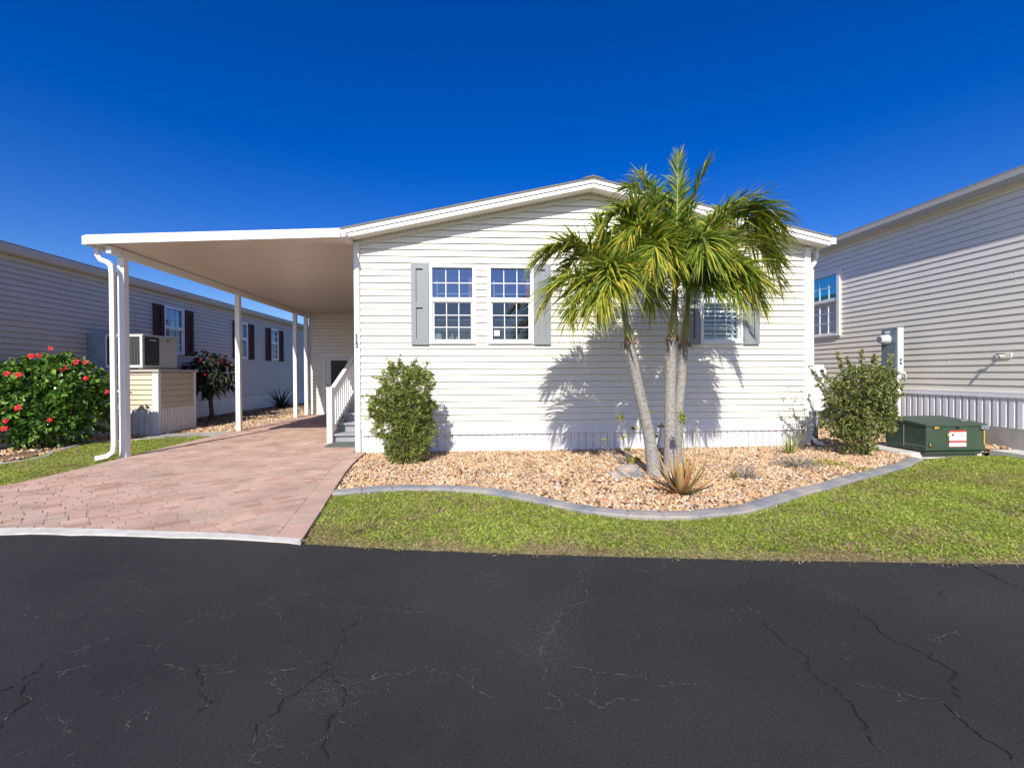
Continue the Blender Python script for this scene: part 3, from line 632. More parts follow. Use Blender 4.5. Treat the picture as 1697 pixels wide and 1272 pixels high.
# ridge cap
for sg in (-1, 1): roof.prism([(XC, RY0 - .045, zt(XC) + .029), (XC + sg * .16, RY0 - .045, zt(XC + .16) + .029), (XC + sg * .16, RY0 - .045, zt(XC + .16) + .045), (XC, RY0 - .045, zt(XC) + .052)], (0, RY1 - RY0 - .02, 0))
roof = roof.build('roof', 'shingle', house)
mb = MB()
for xa in (RL, RR):
    q = lambda y, a, b: [(xa, y, fz(xa) + a), (XC, y, fz(XC) + a), (XC, y, fz(XC) + b), (xa, y, fz(xa) + b)]
    mb.prism(q(RY0 - .012, 0, .054), (0, .022, 0)); mb.prism(q(RY0 - .004, .053, .064), (0, .014, 0), 1); mb.prism(q(RY0 - .026, .063, .117), (0, .036, 0))  # near-black middle strip paints the shadow line between the two boards
mb.build('fascia', ['trimw', 'hole_groove'], house)
mb = MB(); d = MB()
for xa in (RL + .01, RR - .01):
    mb.prism([(xa, RY0 + .011, fz(xa) + .010), (XC, RY0 + .011, fz(XC) + .010), (XC, RY0 + .011, fz(XC) + .022), (xa, RY0 + .011, fz(xa) + .022)], (0, WY - RY0 - .013, 0))
    for k in range(int(abs(xa - XC) / .062)):
        x = XC + np.sign(xa - XC) * (.03 + k * .062)
        for y in (WY - .055,): mb.box(x - .010, x + .010, y - .011, y + .011, fz(x) + .0075, fz(x) + .0098, 1)
for xs, xe in ((RL + .01, X0 - .014), (X1 + .014, RR - .01)): mb.box(xs, xe, WY + .01, RY1, 3.185, 3.197)
mb.build('soffit', ['soffit', 'hole_groove'], house)
# right gutter and spout
mb = MB(); gx = RR + .005; gz = fz(RR)
mb.prism([(gx, RY0 - .02, gz + .02), (gx + .055, RY0 - .02, gz + .02), (gx + .085, RY0 - .02, gz + .085), (gx + .085, RY0 - .02, gz + .115), (gx + .07, RY0 - .02, gz + .115), (gx + .06, RY0 - .02, gz + .06), (gx, RY0 - .02, gz + .06)], (0, 12, 0))
mb.box(gx, gx + .082, RY0 - .024, RY0 - .019, gz + .02, gz + .118)
mb.build('gutter', 'alu', house)
mb = MB(); sp = [(RR + .0, WY + .02, 3.17), (RR, WY + .02, 3.05), (RR - .04, WY + .01, 2.97), (X1 + .075, WY - .0, 2.90), (X1 + .062, WY - .005, 2.82), (X1 + .062, WY - .005, .2), (X1 + .07, WY - .01, .1), (X1 + .12, WY - .05, .03), (X1 + .19, WY - .1, 0.0)]
mb.tube(sp, .043, 4, flat=.9); mb.build('downspout', 'alu', house, bevel=.006)
# windows
def window(parent, fr, w, blind=False, cur=0, kind='pane', rows=(2, 3), dress=True, mats=('pane', 'screen'), fw_=.042, drop=0.0):
    a, b, c, d = w; mid = c + (d - c) * .558
    mb = MB(); o1 = .046
    for u in (a, b - fw_): fbox(mb, fr, u, u + fw_, -.04, o1, c, d)
    fbox(mb, fr, a + fw_, b - fw_, -.04, o1, d - fw_, d); fbox(mb, fr, a + fw_, b - fw_, -.04, o1 + .004, c, c + .045); fbox(mb, fr, a - .012, b + .012, -.005, .029, c - .012, d + .012)
    fbox(mb, fr, a + fw_, b - fw_, -.04, .034, mid - .03, mid + .035)
    for u in (a + fw_, b - fw_ - .026): fbox(mb, fr, u, u + .026, -.04, .012, c + .045, mid - .03)
    fbox(mb, fr, a + fw_ + .026, b - fw_ - .026, -.04, .012, c + .045, c + .068); fbox(mb, fr, a + fw_ + .026, b - fw_ - .026, -.04, .012, mid - .046, mid - .03)
    # the flange ring must not fill the opening
    f = mb
    f.f = [x for x in f.f]; 
    win = MB(); win.v, win.f, win.m = mb.v, mb.f, mb.m
    # remove the full flange box and rebuild as four strips
    i = 4 * 6; del win.f[i - 0 - 0: i + 6]; del win.m[i: i + 6]
    for u, v_, z, y in ((a - .012, a, c - .012, d + .012), (b, b + .012, c - .012, d + .012), (a, b, d, d + .012), (a, b, c - .014, c)): fbox(win, fr, u, v_, -.005, .029, z, y)
    W_ = win.build('window', 'trimw', parent, bevel=0)
    g = MB(); ua, ub = a + fw_, b - fw_
    g.face([fr(ua, -.012, mid + .035), fr(ub, -.012, mid + .035), fr(ub, -.012, d - fw_), fr(ua, -.012, d - fw_)], 0)
    g.face([fr(ua + .026, -.004, c + .068), fr(ub - .026, -.004, c + .068), fr(ub - .026, -.004, mid - .046), fr(ua + .026, -.004, mid - .046)], 1)
    g.build('pane', list(mats), W_)
    g = MB(); mw = .006
    for k in (1, 2):
        u = ua + (ub - ua) * k / 3; fbox(g, fr, u - mw, u + mw, -.011, .0, mid + .035, d - fw_)
        u = ua + .026 + (ub - ua - .052) * k / 3; fbox(g, fr, u - mw, u + mw, -.003, .007, c + .068, mid - .046)
    for k in range(1, rows[0]): z = mid + .035 + (d - fw_ - mid - .035) * k / rows[0]; fbox(g, fr, ua, ub, -.0105, -.001, z - mw, z + mw)
    for k in range(1, rows[1]): z = c + .068 + (mid - .046 - c - .068) * k / rows[1]; fbox(g, fr, ua + .026, ub - .026, -.0025, .006, z - mw, z + mw)
    g.build('grille', 'trimw', W_)
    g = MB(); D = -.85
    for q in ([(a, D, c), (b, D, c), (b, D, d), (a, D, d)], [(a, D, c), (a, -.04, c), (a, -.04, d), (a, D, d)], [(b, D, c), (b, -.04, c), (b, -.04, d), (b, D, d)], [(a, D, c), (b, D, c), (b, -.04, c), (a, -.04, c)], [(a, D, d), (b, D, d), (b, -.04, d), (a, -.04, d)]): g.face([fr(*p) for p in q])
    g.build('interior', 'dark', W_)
    if blind:
        g = MB(); z = c + .07
        while z < d - .06:
            p = [fr(ua, -.045, z), fr(ub, -.045, z), fr(ub, -.095, z + .052), fr(ua, -.095, z + .052)]; g.face(p); g.face([x + V3(0, .004, 0) for x in p][::-1]); z += .072
        fbox(g, fr, ua, ua + .03, -.09, -.055, c + .05, d - .05); fbox(g, fr, ub - .09, ub - .06, -.09, -.055, c + .05, d - .05)
        g.build('blind', 'blind', W_)
    elif dress:
        g = MB(); x0, x1, z0, z1 = ua + .05, ub - .04, c + .1, d - .17  # pale bars stand in for frame lines reflected in the glass
        for z in (z1, z1 - .245, z1 - .48, z1 - .66, z1 - .82): fbox(g, fr, x0, x1, -.16, -.15, z, z + .008)
        fbox(g, fr, x0, x0 + .010, -.16, -.15, mid, z1)
        g.build('reflection_bars', 'blind', W_)
        g = MB()
        for k in range(6): fbox(g, fr, ub - .062 + k * .011, ub - .053 + k * .011, -.10 - .012 * (k % 2), -.09 - .012 * (k % 2), mid - .02, d - .17)
        g.build('curtain', 'curtain', W_)
        g = MB()
        if cur == 0:
            for u, w1, h1 in ((.04, .09, .085), (.25, .02, .04), (.285, .025, .085), (.36, .02, .045)):
                g = MB(); fbox(g, fr, ua + u, ua + u + w1, -.06, -.03, c + .068, c + .068 + h1); fbox(g, fr, ua + u + w1 * .2, ua + u + w1 * .8, -.055, -.035, c + .068 + h1, c + .08 + h1); g.build('ornament', 'blind', W_)
        else:
            fbox(g, fr, ua + .05, ua + .135, -.0037, -.003, c + .125, c + .21); g.build('sticker', 'white', W_)
    for u in (ua + .1, ub - .1):
        pass
    return W_
for k, w_ in enumerate(WIN): window(house, frF, w_, blind=(k == 2), cur=k, mats=('clear', 'clear') if k == 2 else ('pane', 'screen'))
def shutter(parent, fr, a, b, c, d, m='shutter'):
    mb = MB(); o, r0_, r1_ = .058, a + (b - a) * .28, a + (b - a) * .68; zz = c + (d - c) * .50
    zr = [(c + .09, zz - .055), (zz + .015, d - .085)]
    fbox(mb, fr, a, r0_, .014, o, c, d); fbox(mb, fr, r1_, b, .014, o, c, d)
    fbox(mb, fr, r0_, r1_, .014, o, c, zr[0][0]); fbox(mb, fr, r0_, r1_, .014, o, zr[0][1], zr[1][0]); fbox(mb, fr, r0_, r1_, .014, o, zr[1][1], d)
    for z0_, z1_ in zr: fbox(mb, fr, r0_, r1_, .012, .031, z0_, z1_)
    for z in (c + .05, zz - .02, d - .04):
        for u in (a + .035, b - .035): fbox(mb, fr, u - .004, u + .004, o - .001, o + .002, z - .004, z + .004)
    return mb.build('shutter', m, parent)
for a, b in ((-1.078, -.812), (.812, 1.073), (3.215, 3.474), (4.199, 4.46)): shutter(house, frF, a, b, 1.622, 2.869)
for i, ch in enumerate('112'):
    zc, xc_, yf = 1.752 - .074 * i, X0 + .010, WY - .051
    if ch == '1':
        mb = MB(); mb.box(xc_ - .0085, xc_ + .0085, yf - .004, yf + .004, zc - .024, zc + .031); mb.box(xc_ - .021, xc_ + .021, yf - .004, yf + .004, zc - .031, zc - .0235); mb.prism([(xc_ - .020, yf - .004, zc + .012), (xc_ - .0083, yf - .004, zc + .019), (xc_ - .0083, yf - .004, zc + .030), (xc_ - .020, yf - .004, zc + .021)], (0, .008, 0)); mb.build('house_number', 'ink', house)
    else: text('house_number', ch, .088, (xc_, yf, zc), 'ink', house, sx=1.1)

# ------------------------------------------------------------------ carport
cp = empty('carport', (-3.6, 10, 0), 'open white carport with a flat roof on slim posts beside the cream house', 'carport')
CL, CR, CY0, CY1 = -5.40, -1.995, 6.60, 13.9
cz = lambda x: 2.972 + (x - CL) * .0425
mb = MB(); 
xs = np.linspace(CL, -1.93, 13)
mb.prism([(CL, CY0 + .02, cz(CL) + .008), (-1.925, CY0 + .02, cz(-1.925) + .008), (-1.925, CY0 + .02, cz(-1.925) + .066), (CL, CY0 + .02, cz(CL) + .066)], (0, CY1 - CY0 - .03, 0))
y = CY0 + 1.2
sm = MB()
while y < CY1 - .2: sm.prism([(CL + .05, y, cz(CL + .05) + .0055), (-1.94, y, cz(-1.94) + .0055), (-1.94, y + .012, cz(-1.94) + .0075), (CL + .05, y + .012, cz(CL + .05) + .0075)], (0, .001, 0)); y += 1.2

while y > CY0 + 1.3:
    y -= 1.2; mb.prism([(CL + .05, y, cz(CL + .05) + .004), (-1.94, y, cz(-1.94) + .004), (-1.94, y, cz(-1.94) + .0075), (CL + .05, y, cz(CL + .05) + .0075)], (0, .016, 0), 1)
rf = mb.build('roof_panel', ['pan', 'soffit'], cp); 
mb = MB()
for a, b, y in ((0, .034, CY0), (.034, .040, CY0 + .006), (.040, .082, CY0), (.082, .088, CY0 + .006), (.088, .125, CY0)):
    mb.prism([(CL - .005, y, cz(CL) + a), (CR, y, cz(CR) + a), (CR, y, cz(CR) + b), (CL - .005, y, cz(CL) + b)], (0, .02, 0))
mb.build('fascia', 'alu', cp)
mb = MB(); mb.box(CL - .06, CL - .001, CY0 + .021, CY1, cz(CL) - .0, cz(CL) + .12); mb.build('gutter', 'alu', cp)
mb = MB(); mb.box(-5.205, -5.135, 6.69, CY1 - .06, 2.872, 2.981); mb.build('beam', 'alu', cp, bevel=.004)
for y in (6.93, 10.03, 12.98, 13.76):
    mb = MB(); mb.box(-5.206, -5.114, y - .045, y + .045, -.02, 2.872); mb.box(-5.134, -5.112, y - .04, y + .04, 2.85, 2.975)
    for z in (2.90, 2.95): mb.box(-5.112, -5.109, y - .006, y + .006, z - .006, z + .006)
    mb.build('post', 'alu', cp, bevel=.005)
mb = MB(); mb.tube([(-5.385, 6.78, 2.99), (-5.38, 6.775, 2.88), (-5.33, 6.77, 2.80), (-5.23, 6.765, 2.76), (-5.185, 6.76, 2.71), (-5.175, 6.76, 2.60), (-5.175, 6.76, .20), (-5.19, 6.76, .10), (-5.25, 6.73, .045), (-5.37, 6.68, .02)], [.045] * 10, 4, flat=.85, ref=(0, 1, 0))
mb.build('downspout', 'alu', cp, bevel=.008)

# shed wall at the back of the carport
sh = empty('storage_shed', (-3.5, 13.9, 0), 'cream sided storage room closing the back of the carport, with a low half-glazed door', 'shed')
frS = frame((0, 13.9, 0), (1, 0, 0), (0, -1, 0))
mb = MB(); siding(mb, frS, -5.115, -1.92, .0, 3.15, holes=[(-4.66, -3.80, 0, 1.76)])
siding(mb, frame((-5.115, 0, 0), (0, -1, 0), (-1, 0, 0)), -17.0, -13.9, 0, 3.15); mb.build('siding', 'siding', sh)
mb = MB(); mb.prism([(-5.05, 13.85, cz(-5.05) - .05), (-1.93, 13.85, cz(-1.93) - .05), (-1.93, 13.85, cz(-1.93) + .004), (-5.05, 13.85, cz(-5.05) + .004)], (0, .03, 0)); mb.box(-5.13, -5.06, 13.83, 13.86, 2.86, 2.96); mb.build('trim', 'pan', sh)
mb = MB()
for a, b, c, d in ((-4.72, -4.655, 0, 1.80), (-3.805, -3.74, 0, 1.80), (-4.655, -3.805, 1.74, 1.80)): fbox(mb, frS, a, b, -.03, .025, c, d)
mb.build('door_frame', 'trimw', sh)
mb = MB()
for a, b, c, d in ((-4.655, -4.50, .01, 1.74), (-4.02, -3.805, .01, 1.74), (-4.50, -4.02, .01, .80), (-4.50, -4.02, 1.60, 1.74)): fbox(mb, frS, a, b, -.03, .004, c, d)
dr = mb.build('door', 'door', sh)
mb = MB(); fbox(mb, frS, -4.50, -4.02, -.025, -.012, .80, 1.60); mb.build('pane', 'coil', dr)
mb = MB(); fbox(mb, frS, -4.63, -4.56, .004, .045, .86, .90); mb.build('handle', 'galv', dr)
mb = MB(); fbox(mb, frS, -3.90, -3.62, .0, .03, 2.70, 2.97)
for k in range(5): fbox(mb, frS, -3.87, -3.65, .029, .040, 2.73 + k * .046, 2.752 + k * .046)
mb.build('vent', 'soffit', sh)

# stairs
st = empty('staircase', (-2.3, 8.2, 0), 'grey painted steps with a white railing climbing beside the house under the carport', 'stairs')
SX0, SX1, SY, RUN, RISE = -2.60, -1.94, 8.02, .335, .15
mb = MB()
for k in range(6):
    mb.box(SX0 + .03, SX1, SY + k * RUN + .02, SY + k * RUN + .045, k * RISE, (k + 1) * RISE - .035)
mb.build('riser', 'steps', st)
mb = MB()
for k in range(6):
    mb.box(SX0 + .02, SX1, SY + k * RUN - .02, SY + (k + 1) * RUN + (.03 if k < 5 else .9), (k + 1) * RISE - .034, (k + 1) * RISE)
mb.build('tread', 'steps', st, bevel=.004)
mb = MB(); sl = RISE / RUN
rl = lambda y, z: (y, z + (y - SY) * sl)
mb.prism([(SX0 + .015, SY - .0, -.0), (SX0 + .015, SY + 6 * RUN, RISE * 6 - .30), (SX0 + .015, SY + 6 * RUN, RISE * 6 - .04), (SX0 + .015, SY + .0, .14)], (.028, 0, 0)); mb.build('stringer', 'steps', st)
mb = MB(); mb.box(SX0 - .045, SX0 + .045, SY - .09, SY - .0, 0, .93); mb.box(SX0 - .053, SX0 + .053, SY - .098, SY + .008, .93, .955); mb.build('newel_post', 'alu', st, bevel=.004)
mb = MB(); ye = SY + 6 * RUN
mb.prism([(SX0 - .035, *rl(SY - .0, .84)), (SX0 - .035, *rl(ye, .84)), (SX0 - .035, *rl(ye, .91)), (SX0 - .035, *rl(SY, .91))], (.07, 0, 0))
mb.prism([(SX0 - .02, *rl(SY, .16)), (SX0 - .02, *rl(ye, .16)), (SX0 - .02, *rl(ye, .205)), (SX0 - .02, *rl(SY, .205))], (.04, 0, 0))
mb.build('handrail', 'alu', st)
for k in range(1, 16):
    y = SY + .015 + k * .122
    mb = MB(); z0_, z1_ = .18 + (y - SY) * sl, .86 + (y - SY) * sl; mb.box(SX0 - .013, SX0 + .013, y - .013, y + .013, z0_, z1_); mb.build('baluster', 'alu', st)
mb = MB(); mb.box(SX0 + .05, -1.95, 7.50, SY - .03, .004, .018); mb.build('door_mat', 'mat', base=(-2.3, 7.8, 0), label='grey green carpet mat lying before the bottom step', cat='mat')

# ------------------------------------------------------------------ left neighbour house
LX = -8.12
lh = empty('house', (LX - 3.5, 7.3, 0), 'long shaded grey beige house with dark brown shutters on the left', 'house')
frL = frame((LX, 0, 0), (0, 1, 0), (1, 0, 0)); LW = [(12.18, 12.96, 1.74, 2.96), (15.83, 16.33, 1.74, 2.95), (18.08, 18.72, 1.76, 2.95)]
mb = MB(); siding(mb, frL, 7.35, 30, .42, 3.30, holes=[(a + .03, b - .03, c + .03, d - .03) for a, b, c, d in LW])
frLF = frame((0, 7.35, 0), (1, 0, 0), (0, -1, 0)); siding(mb, frLF, LX - 7.2, LX, .42, 4.19, clip=lambda z: (LX - 7.2, LX) if z < 3.425 else (LX - 7.2 + (z - 3.425) / .22, LX - (z - 3.425) / .22))
mb.build('siding', 'lsid', lh)
mb = MB(); ribs(mb, frL, 7.35, 30, -.1, .36); ribs(mb, frLF, LX - 7.2, LX, -.1, .36); mb.build('skirting', 'skirt', lh)
mb = MB(); fbox(mb, frL, 7.35, 30, -.01, .02, .35, .43); mb.build('skirting_band', 'skirt', lh)
mb = MB(); mb.box(LX - .05, LX + .026, 7.31, 7.40, -.1, 3.27); mb.build('corner_post', 'trimw', lh)
mb = MB(); e = LX + .10
for sg, xa in ((1, e), (-1, LX - 7.2 - .12)): mb.prism([(xa, 7.05, 3.41), (LX - 3.6, 7.05, 3.41 + abs(xa - LX + 3.6) * .22), (LX - 3.6, 7.05, 3.45 + abs(xa - LX + 3.6) * .22), (xa, 7.05, 3.45)], (0, 23.2, 0))
rf = mb.build('roof', 'shingle', lh)
mb = MB(); mb.box(LX - .01, e - .01, 7.1, 30, 3.285, 3.30); mb.build('soffit', 'soffit', lh)
mb = MB(); mb.prism([(e - .01, 7.07, 3.27), (e + .05, 7.07, 3.27), (e + .085, 7.07, 3.34), (e + .085, 7.07, 3.405), (e - .01, 7.07, 3.405)], (0, 23, 0)); mb.build('gutter', 'acgrey', lh)
mb = MB(); mb.tube([(LX - .15, 8.35, 3.45), (LX - .15, 8.35, 3.62)], .04, 10); mb.build('roof_vent', 'pipe', rf)
for k, w_ in enumerate(LW):
    window(lh, frL, w_, dress=False)
    wd = .36 if k == 0 else .40
    for a, b in ((w_[0] - .02 - wd, w_[0] - .02), (w_[1] + .02, w_[1] + .02 + wd)): shutter(lh, frL, a, b, 1.72, 2.96, 'brownsh')
# AC stand and unit
sd_ = empty('equipment_stand', (-7.4, 10.4, 0), 'boxed platform of tan siding over white ribbed skirting against the left house', 'platform')
PX, PY0, PY1 = -6.68, 9.85, 11.05
f1 = frame((0, PY0, 0), (1, 0, 0), (0, -1, 0)); f2 = frame((PX, 0, 0), (0, 1, 0), (1, 0, 0))
mb = MB(); siding(mb, f1, LX + .02, PX, .48, 1.24); siding(mb, f2, PY0, PY1, .48, 1.24, c=.127, lap=.02); mb.build('siding', 'tan', sd_)
mb = MB(); ribs(mb, f1, LX + .02, PX, -.08, .48); ribs(mb, f2, PY0, PY1, -.08, .48, pitch=.09); mb.build('skirting', 'skirt', sd_)
for x0, x1, y0, y1 in ((PX - .09, PX + .022, PY0 - .022, PY0 + .06), (PX - .04, PX + .022, PY1 - .06, PY1 + .02)):
    mb = MB(); mb.box(x0, x1, y0, y1, -.08, 1.25); mb.build('corner_post', 'trimw', sd_)
mb = MB(); mb.box(LX + .02, PX + .06, PY0 - .06, PY1 + .05, 1.25, 1.30); mb.build('deck', 'acgrey', sd_)
ac = empty('air_conditioner', (-7.4, 10.4, 1.30), 'taupe packaged air conditioner with black coil openings on the boxed platform', 'air conditioner')
AX0, AX1, AY0, AY1, AZ0, AZ1 = -7.68, -6.97, 9.86, 10.92, 1.34, 2.03
mb = MB(); mb.box(AX0, AX1, AY0, AY1, AZ0, AZ1 - .03); mb.box(AX0 - .01, AX1 + .015, AY0 - .015, AY1 + .015, AZ1 - .03, AZ1)
for x in (AX0 + .05, AX1 - .12): mb.box(x, x + .08, AY0 + .05, AY1 - .05, 1.30, AZ0)
mb.build('cabinet', 'acgrey', ac, bevel=.006)
for a, b, c, d in ((AX0 + .02, AX1 - .045, AY0 - .012, AY0 - .002), (AX1 + .002, AX1 + .012, AY0 + .05, AY0 + .46)):
    mb = MB(); mb.box(a, b, c, d, AZ0 + .05, AZ1 - .05); 
    mb.build('coil_grille', 'coil', ac)
mb = MB()
for a, b, c, d in ((AX0 - .0, AX0 + .02, AZ0, AZ1 - .03), (AX1 - .045, AX1, AZ0, AZ1 - .03), (AX0 + .02, AX1 - .045, AZ0, AZ0 + .05), (AX0 + .02, AX1 - .045, AZ1 - .05, AZ1 - .03)): mb.box(a, b, AY0 - .022, AY0 - .001, c, d)
mb.build('frame', 'alu', ac)
mb = MB()
for k in range(14): z = AZ0 + .07 + k * .042; mb.box(AX0 + .03, AX1 - .05, AY0 - .016, AY0 - .011, z, z + .004)
for k in range(10): x = AX0 + .07 + k * .06; mb.box(x, x + .003, AY0 - .0165, AY0 - .0115, AZ0 + .05, AZ1 - .05)
mb.build('guard_wire', 'pipe', ac)
mb = MB(); mb.box(AX1 + .012, AX1 + .015, AY0 + .18, AY0 + .36, AZ1 - .12, AZ1 - .105); mb.build('badge', 'alu', ac)
mb = MB(); mb.box(AX1 + .001, AX1 + .006, AY0 + .72, AY0 + .78, AZ1 - .11, AZ1 - .075); mb.build('label', 'ink', ac)
mb = MB(); p = [(LX + .02, AY0 + .05, 1.30), (AX0 - .001, AY0 + .05, 1.30), (AX0 - .001, AY0 + .05, 2.05), (LX + .02, AY0 + .05, 2.05)]; c_ = ((LX + AX0) / 2, AY0 + .025, 1.68)
for i in range(4): mb.face([p[i], p[(i + 1) % 4], c_])
mb.box(LX + .02, AX0 - .001, AY0 + .051, AY1 - .2, 1.30, 2.05); mb.build('duct_hood', 'galv', ac)
mb = MB(); mb.prism([(-7.62, 7.05, -.05), (-7.30, 7.05, -.05), (-7.32, 7.05, .02), (-7.36, 7.05, .065), (-7.6, 7.05, .10)], (0, .22, 0)); mb.build('splash_block', 'galv', base=(-7.45, 7.1, -.05), label='grey splash block on the gravel at the left picture edge', cat='splash block', bevel=.006)

# ------------------------------------------------------------------ right neighbour house
th = math.radians(-1.2); RO = V3(7.75, 6.03, 0); RU = V3(math.sin(th), math.cos(th), 0); RN = V3(-math.cos(th), math.sin(th), 0)
frR = frame(RO, RU, RN)
rh = empty('house', tuple(RO + RU * 4 - RN * 3.5), 'tall pale cream sided house with a raised white ribbed skirt on the right', 'house')
RW = (3.25, 4.2, 1.96, 3.37)
mb = MB(); siding(mb, frR, -1.9, 17, .85, 3.87, c=.1045, lap=.012, holes=[(RW[0] + .03, RW[1] - .03, RW[2] + .03, RW[3] - .03)])
mb.face([frR(-1.9, 0, 0), frR(-1.9, -7, 0), frR(-1.9, -7, 3.87), frR(-1.9, -3.5, 4.6), frR(-1.9, 0, 3.87)])
for u, z in ((.75, 1.62), (1.03, 1.30), (.1, 2.46), (-.05, 2.35), (1.9, 2.75)): fbox(mb, frR, u, u + .004, -.01, .0075, z, z + .2)
mb.build('siding', 'rsid', rh)
mb = MB(); ribs(mb, frR, -1.9, 17, .335, .775, pitch=.105, d=.026); mb.build('skirting', 'skirt', rh)
mb = MB(); fbox(mb, frR, -1.9, 17, -.01, .040, .772, .80); fbox(mb, frR, -1.9, 17, -.01, .032, .80, .855); mb.build('skirting_band', 'skirt', rh)
mb = MB(); fbox(mb, frR, -1.9, 17, -.2, .035, -.1, .335); mb.build('foundation', 'concrete', rh)
mb = MB(); fbox(mb, frR, -2.1, 17, -.01, .15, 3.862, 3.875); mb.build('soffit', 'soffit', rh)
mb = MB(); mb.prism([frR(-2.1, .13, 3.85), frR(-2.1, .20, 3.85), frR(-2.1, .235, 3.92), frR(-2.1, .235, 4.0), frR(-2.1, .13, 4.0)], RU * 19); mb.build('gutter', 'acgrey', rh)
mb = MB(); mb.prism([frR(-2.15, .21, 4.003), frR(-2.15, -3.6, 4.80), frR(-2.15, -3.6, 4.85), frR(-2.15, .24, 4.026)], RU * 19.2); mb.build('roof', 'alu', rh)
window(rh, frR, RW, dress=False, mats=('teal', 'screen'), fw_=.075)
mb = MB(); fbox(mb, frR, .14, .34, .0, .02, 1.36, 1.43); mb.tube([frR(.25, .02, 1.40), frR(.23, .09, 1.40), frR(.18, .13, 1.38)], [.018, .014, .011], 8); fbox(mb, frR, .18, .28, .07, .085, 1.415, 1.43, 1); mb.build('faucet', ['rsid', 'ink'], rh)

# ------------------------------------------------------------------ transformer
TX0, TX1, TY0, TY1 = 6.33, 7.25, 6.10, 6.76
tr = empty('transformer', (6.8, 6.4, 0), 'dark green pad-mounted utility box numbered 536 and 50 on the lawn edge', 'transformer')
mb = MB(); zf, zb = .405, .465
mb.prism([(TX0, TY0, .03), (TX0, TY1, .03), (TX0, TY1, zb - .02), (TX0, TY0, zf - .02)], (TX1 - TX0, 0, 0)); mb.build('body', 'tgreen', tr, bevel=.008)
mb = MB(); mb.prism([(TX0 - .012, TY0 - .012, zf - .03), (TX0 - .012, TY1 + .01, zb - .025), (TX0 - .012, TY1 + .01, zb + .005), (TX0 - .012, TY0 + .25, zf + .038), (TX0 - .012, TY0 - .012, zf + .004)], (TX1 - TX0 + .024, 0, 0)); mb.build('lid', 'tgreen', tr, bevel=.006)
mb = MB(); mb.box(TX0 - .005, TX0 + .002, TY0 + .34, TY0 + .352, .06, zf - .03); mb.box(TX0 - .006, TX0 + .001, TY0 + .02, TY0 + .34, .085, .095); mb.build('seam', 'pipe', tr)
mb = MB(); mb.box(TX0 + .03, TX1 - .03, TY0 + .03, TY1, -.02, .03); mb.build('plinth', 'tgreen', tr)
mb = MB(); mb.box(TX0 - .30, TX1 + .1, TY0 + .10, TY1 + .25, -.1, -.005); mb.build('pad', 'paleconc', tr)
mb = MB(); mb.box(TX1 - .10, TX1 + .016, TY0 - .03, TY0 - .002, zf - .07, zf - .015); mb.box(TX1 - .06, TX1 - .005, TY0 - .036, TY0 - .029, zf - .05, zf - .03); mb.build('hasp', 'pipe', tr)
mb = MB(); mb.box(TX1 - .18, TX1 - .08, TY0 + .18, TY0 + .26, zf + .022, zf + .045); mb.build('hinge', 'pipe', tr)
ty = TY0 - .004
mb = MB(); mb.box(TX0 + .10, TX0 + .236, ty, TY0 + .001, .345, .392); nb = mb.build('number_plate', 'ink', tr); text('number_digits', '536', .058, (TX0 + .168, ty - .002, .368), 'yellow', nb)
mb = MB(); mb.box(TX0 + .31, TX0 + .355, ty, TY0 + .001, .225, .275); nb = mb.build('number_plate', 'ink', tr); text('number_digits', '7', .055, (TX0 + .333, ty - .002, .25), 'yellow', nb)
mb = MB(); mb.box(TX0 + .04, TX0 + .085, ty, TY0 + .001, .085, .135); nb = mb.build('number_plate', 'ink', tr); text('number_digits', '6', .055, (TX0 + .062, ty - .002, .11), 'yellow', nb)
text('number_digits', '50', .062, (TX0 + .475, ty - .001, .362), 'ink', tr)
mb = MB(); mb.box(TX1 - .045, TX1 - .012, ty, TY0 + .001, .10, zf - .075)
for k in range(8): mb.box(TX1 - .038, TX1 - .019, ty - .002, ty + .001, .11 + k * .027, .128 + k * .027, 1)
mb.build('number_strip', ['ink', 'yellow'], tr)
mb = MB(); la, lb_ = TX0 + .352, TX0 + .61; y = ty - .003
for z0_, z1_, mi in ((.295, .32, 0), (.175, .295, 1), (.145, .175, 0), (.09, .145, 1), (.085, .09, 0)): mb.box(la, lb_, y, TY0 + .001, z0_, z1_, mi)
y -= .002
mb.prism([(la + .03, y, .245), (la + .075, y, .245), (la + .052, y, .285)], (0, .003, 0), 2)
mb.prism([(la + .20 + .028 * math.cos(t), y, .262 + .022 * math.sin(t)) for t in np.linspace(0, 6.28, 14)[:-1]], (0, .003, 0), 0); mb.prism([(la + .20 + .018 * math.cos(t), y - .001, .262 + .013 * math.sin(t)) for t in np.linspace(0, 6.28, 12)[:-1]], (0, .003, 0), 1)
for z, xa, xb in ((.232, .03, .09), (.222, .03, .085), (.232, .11, .16), (.272, .115, .15), (.232, .18, .235), (.21, .03, .23), (.195, .05, .2), (.125, .03, .22), (.108, .04, .2)): mb.box(la + xa, la + xb, y + .0008, y + .003, z, z + .004, 3)
mb.build('warning_label', ['red', 'white', 'ink', 'galv'], tr)

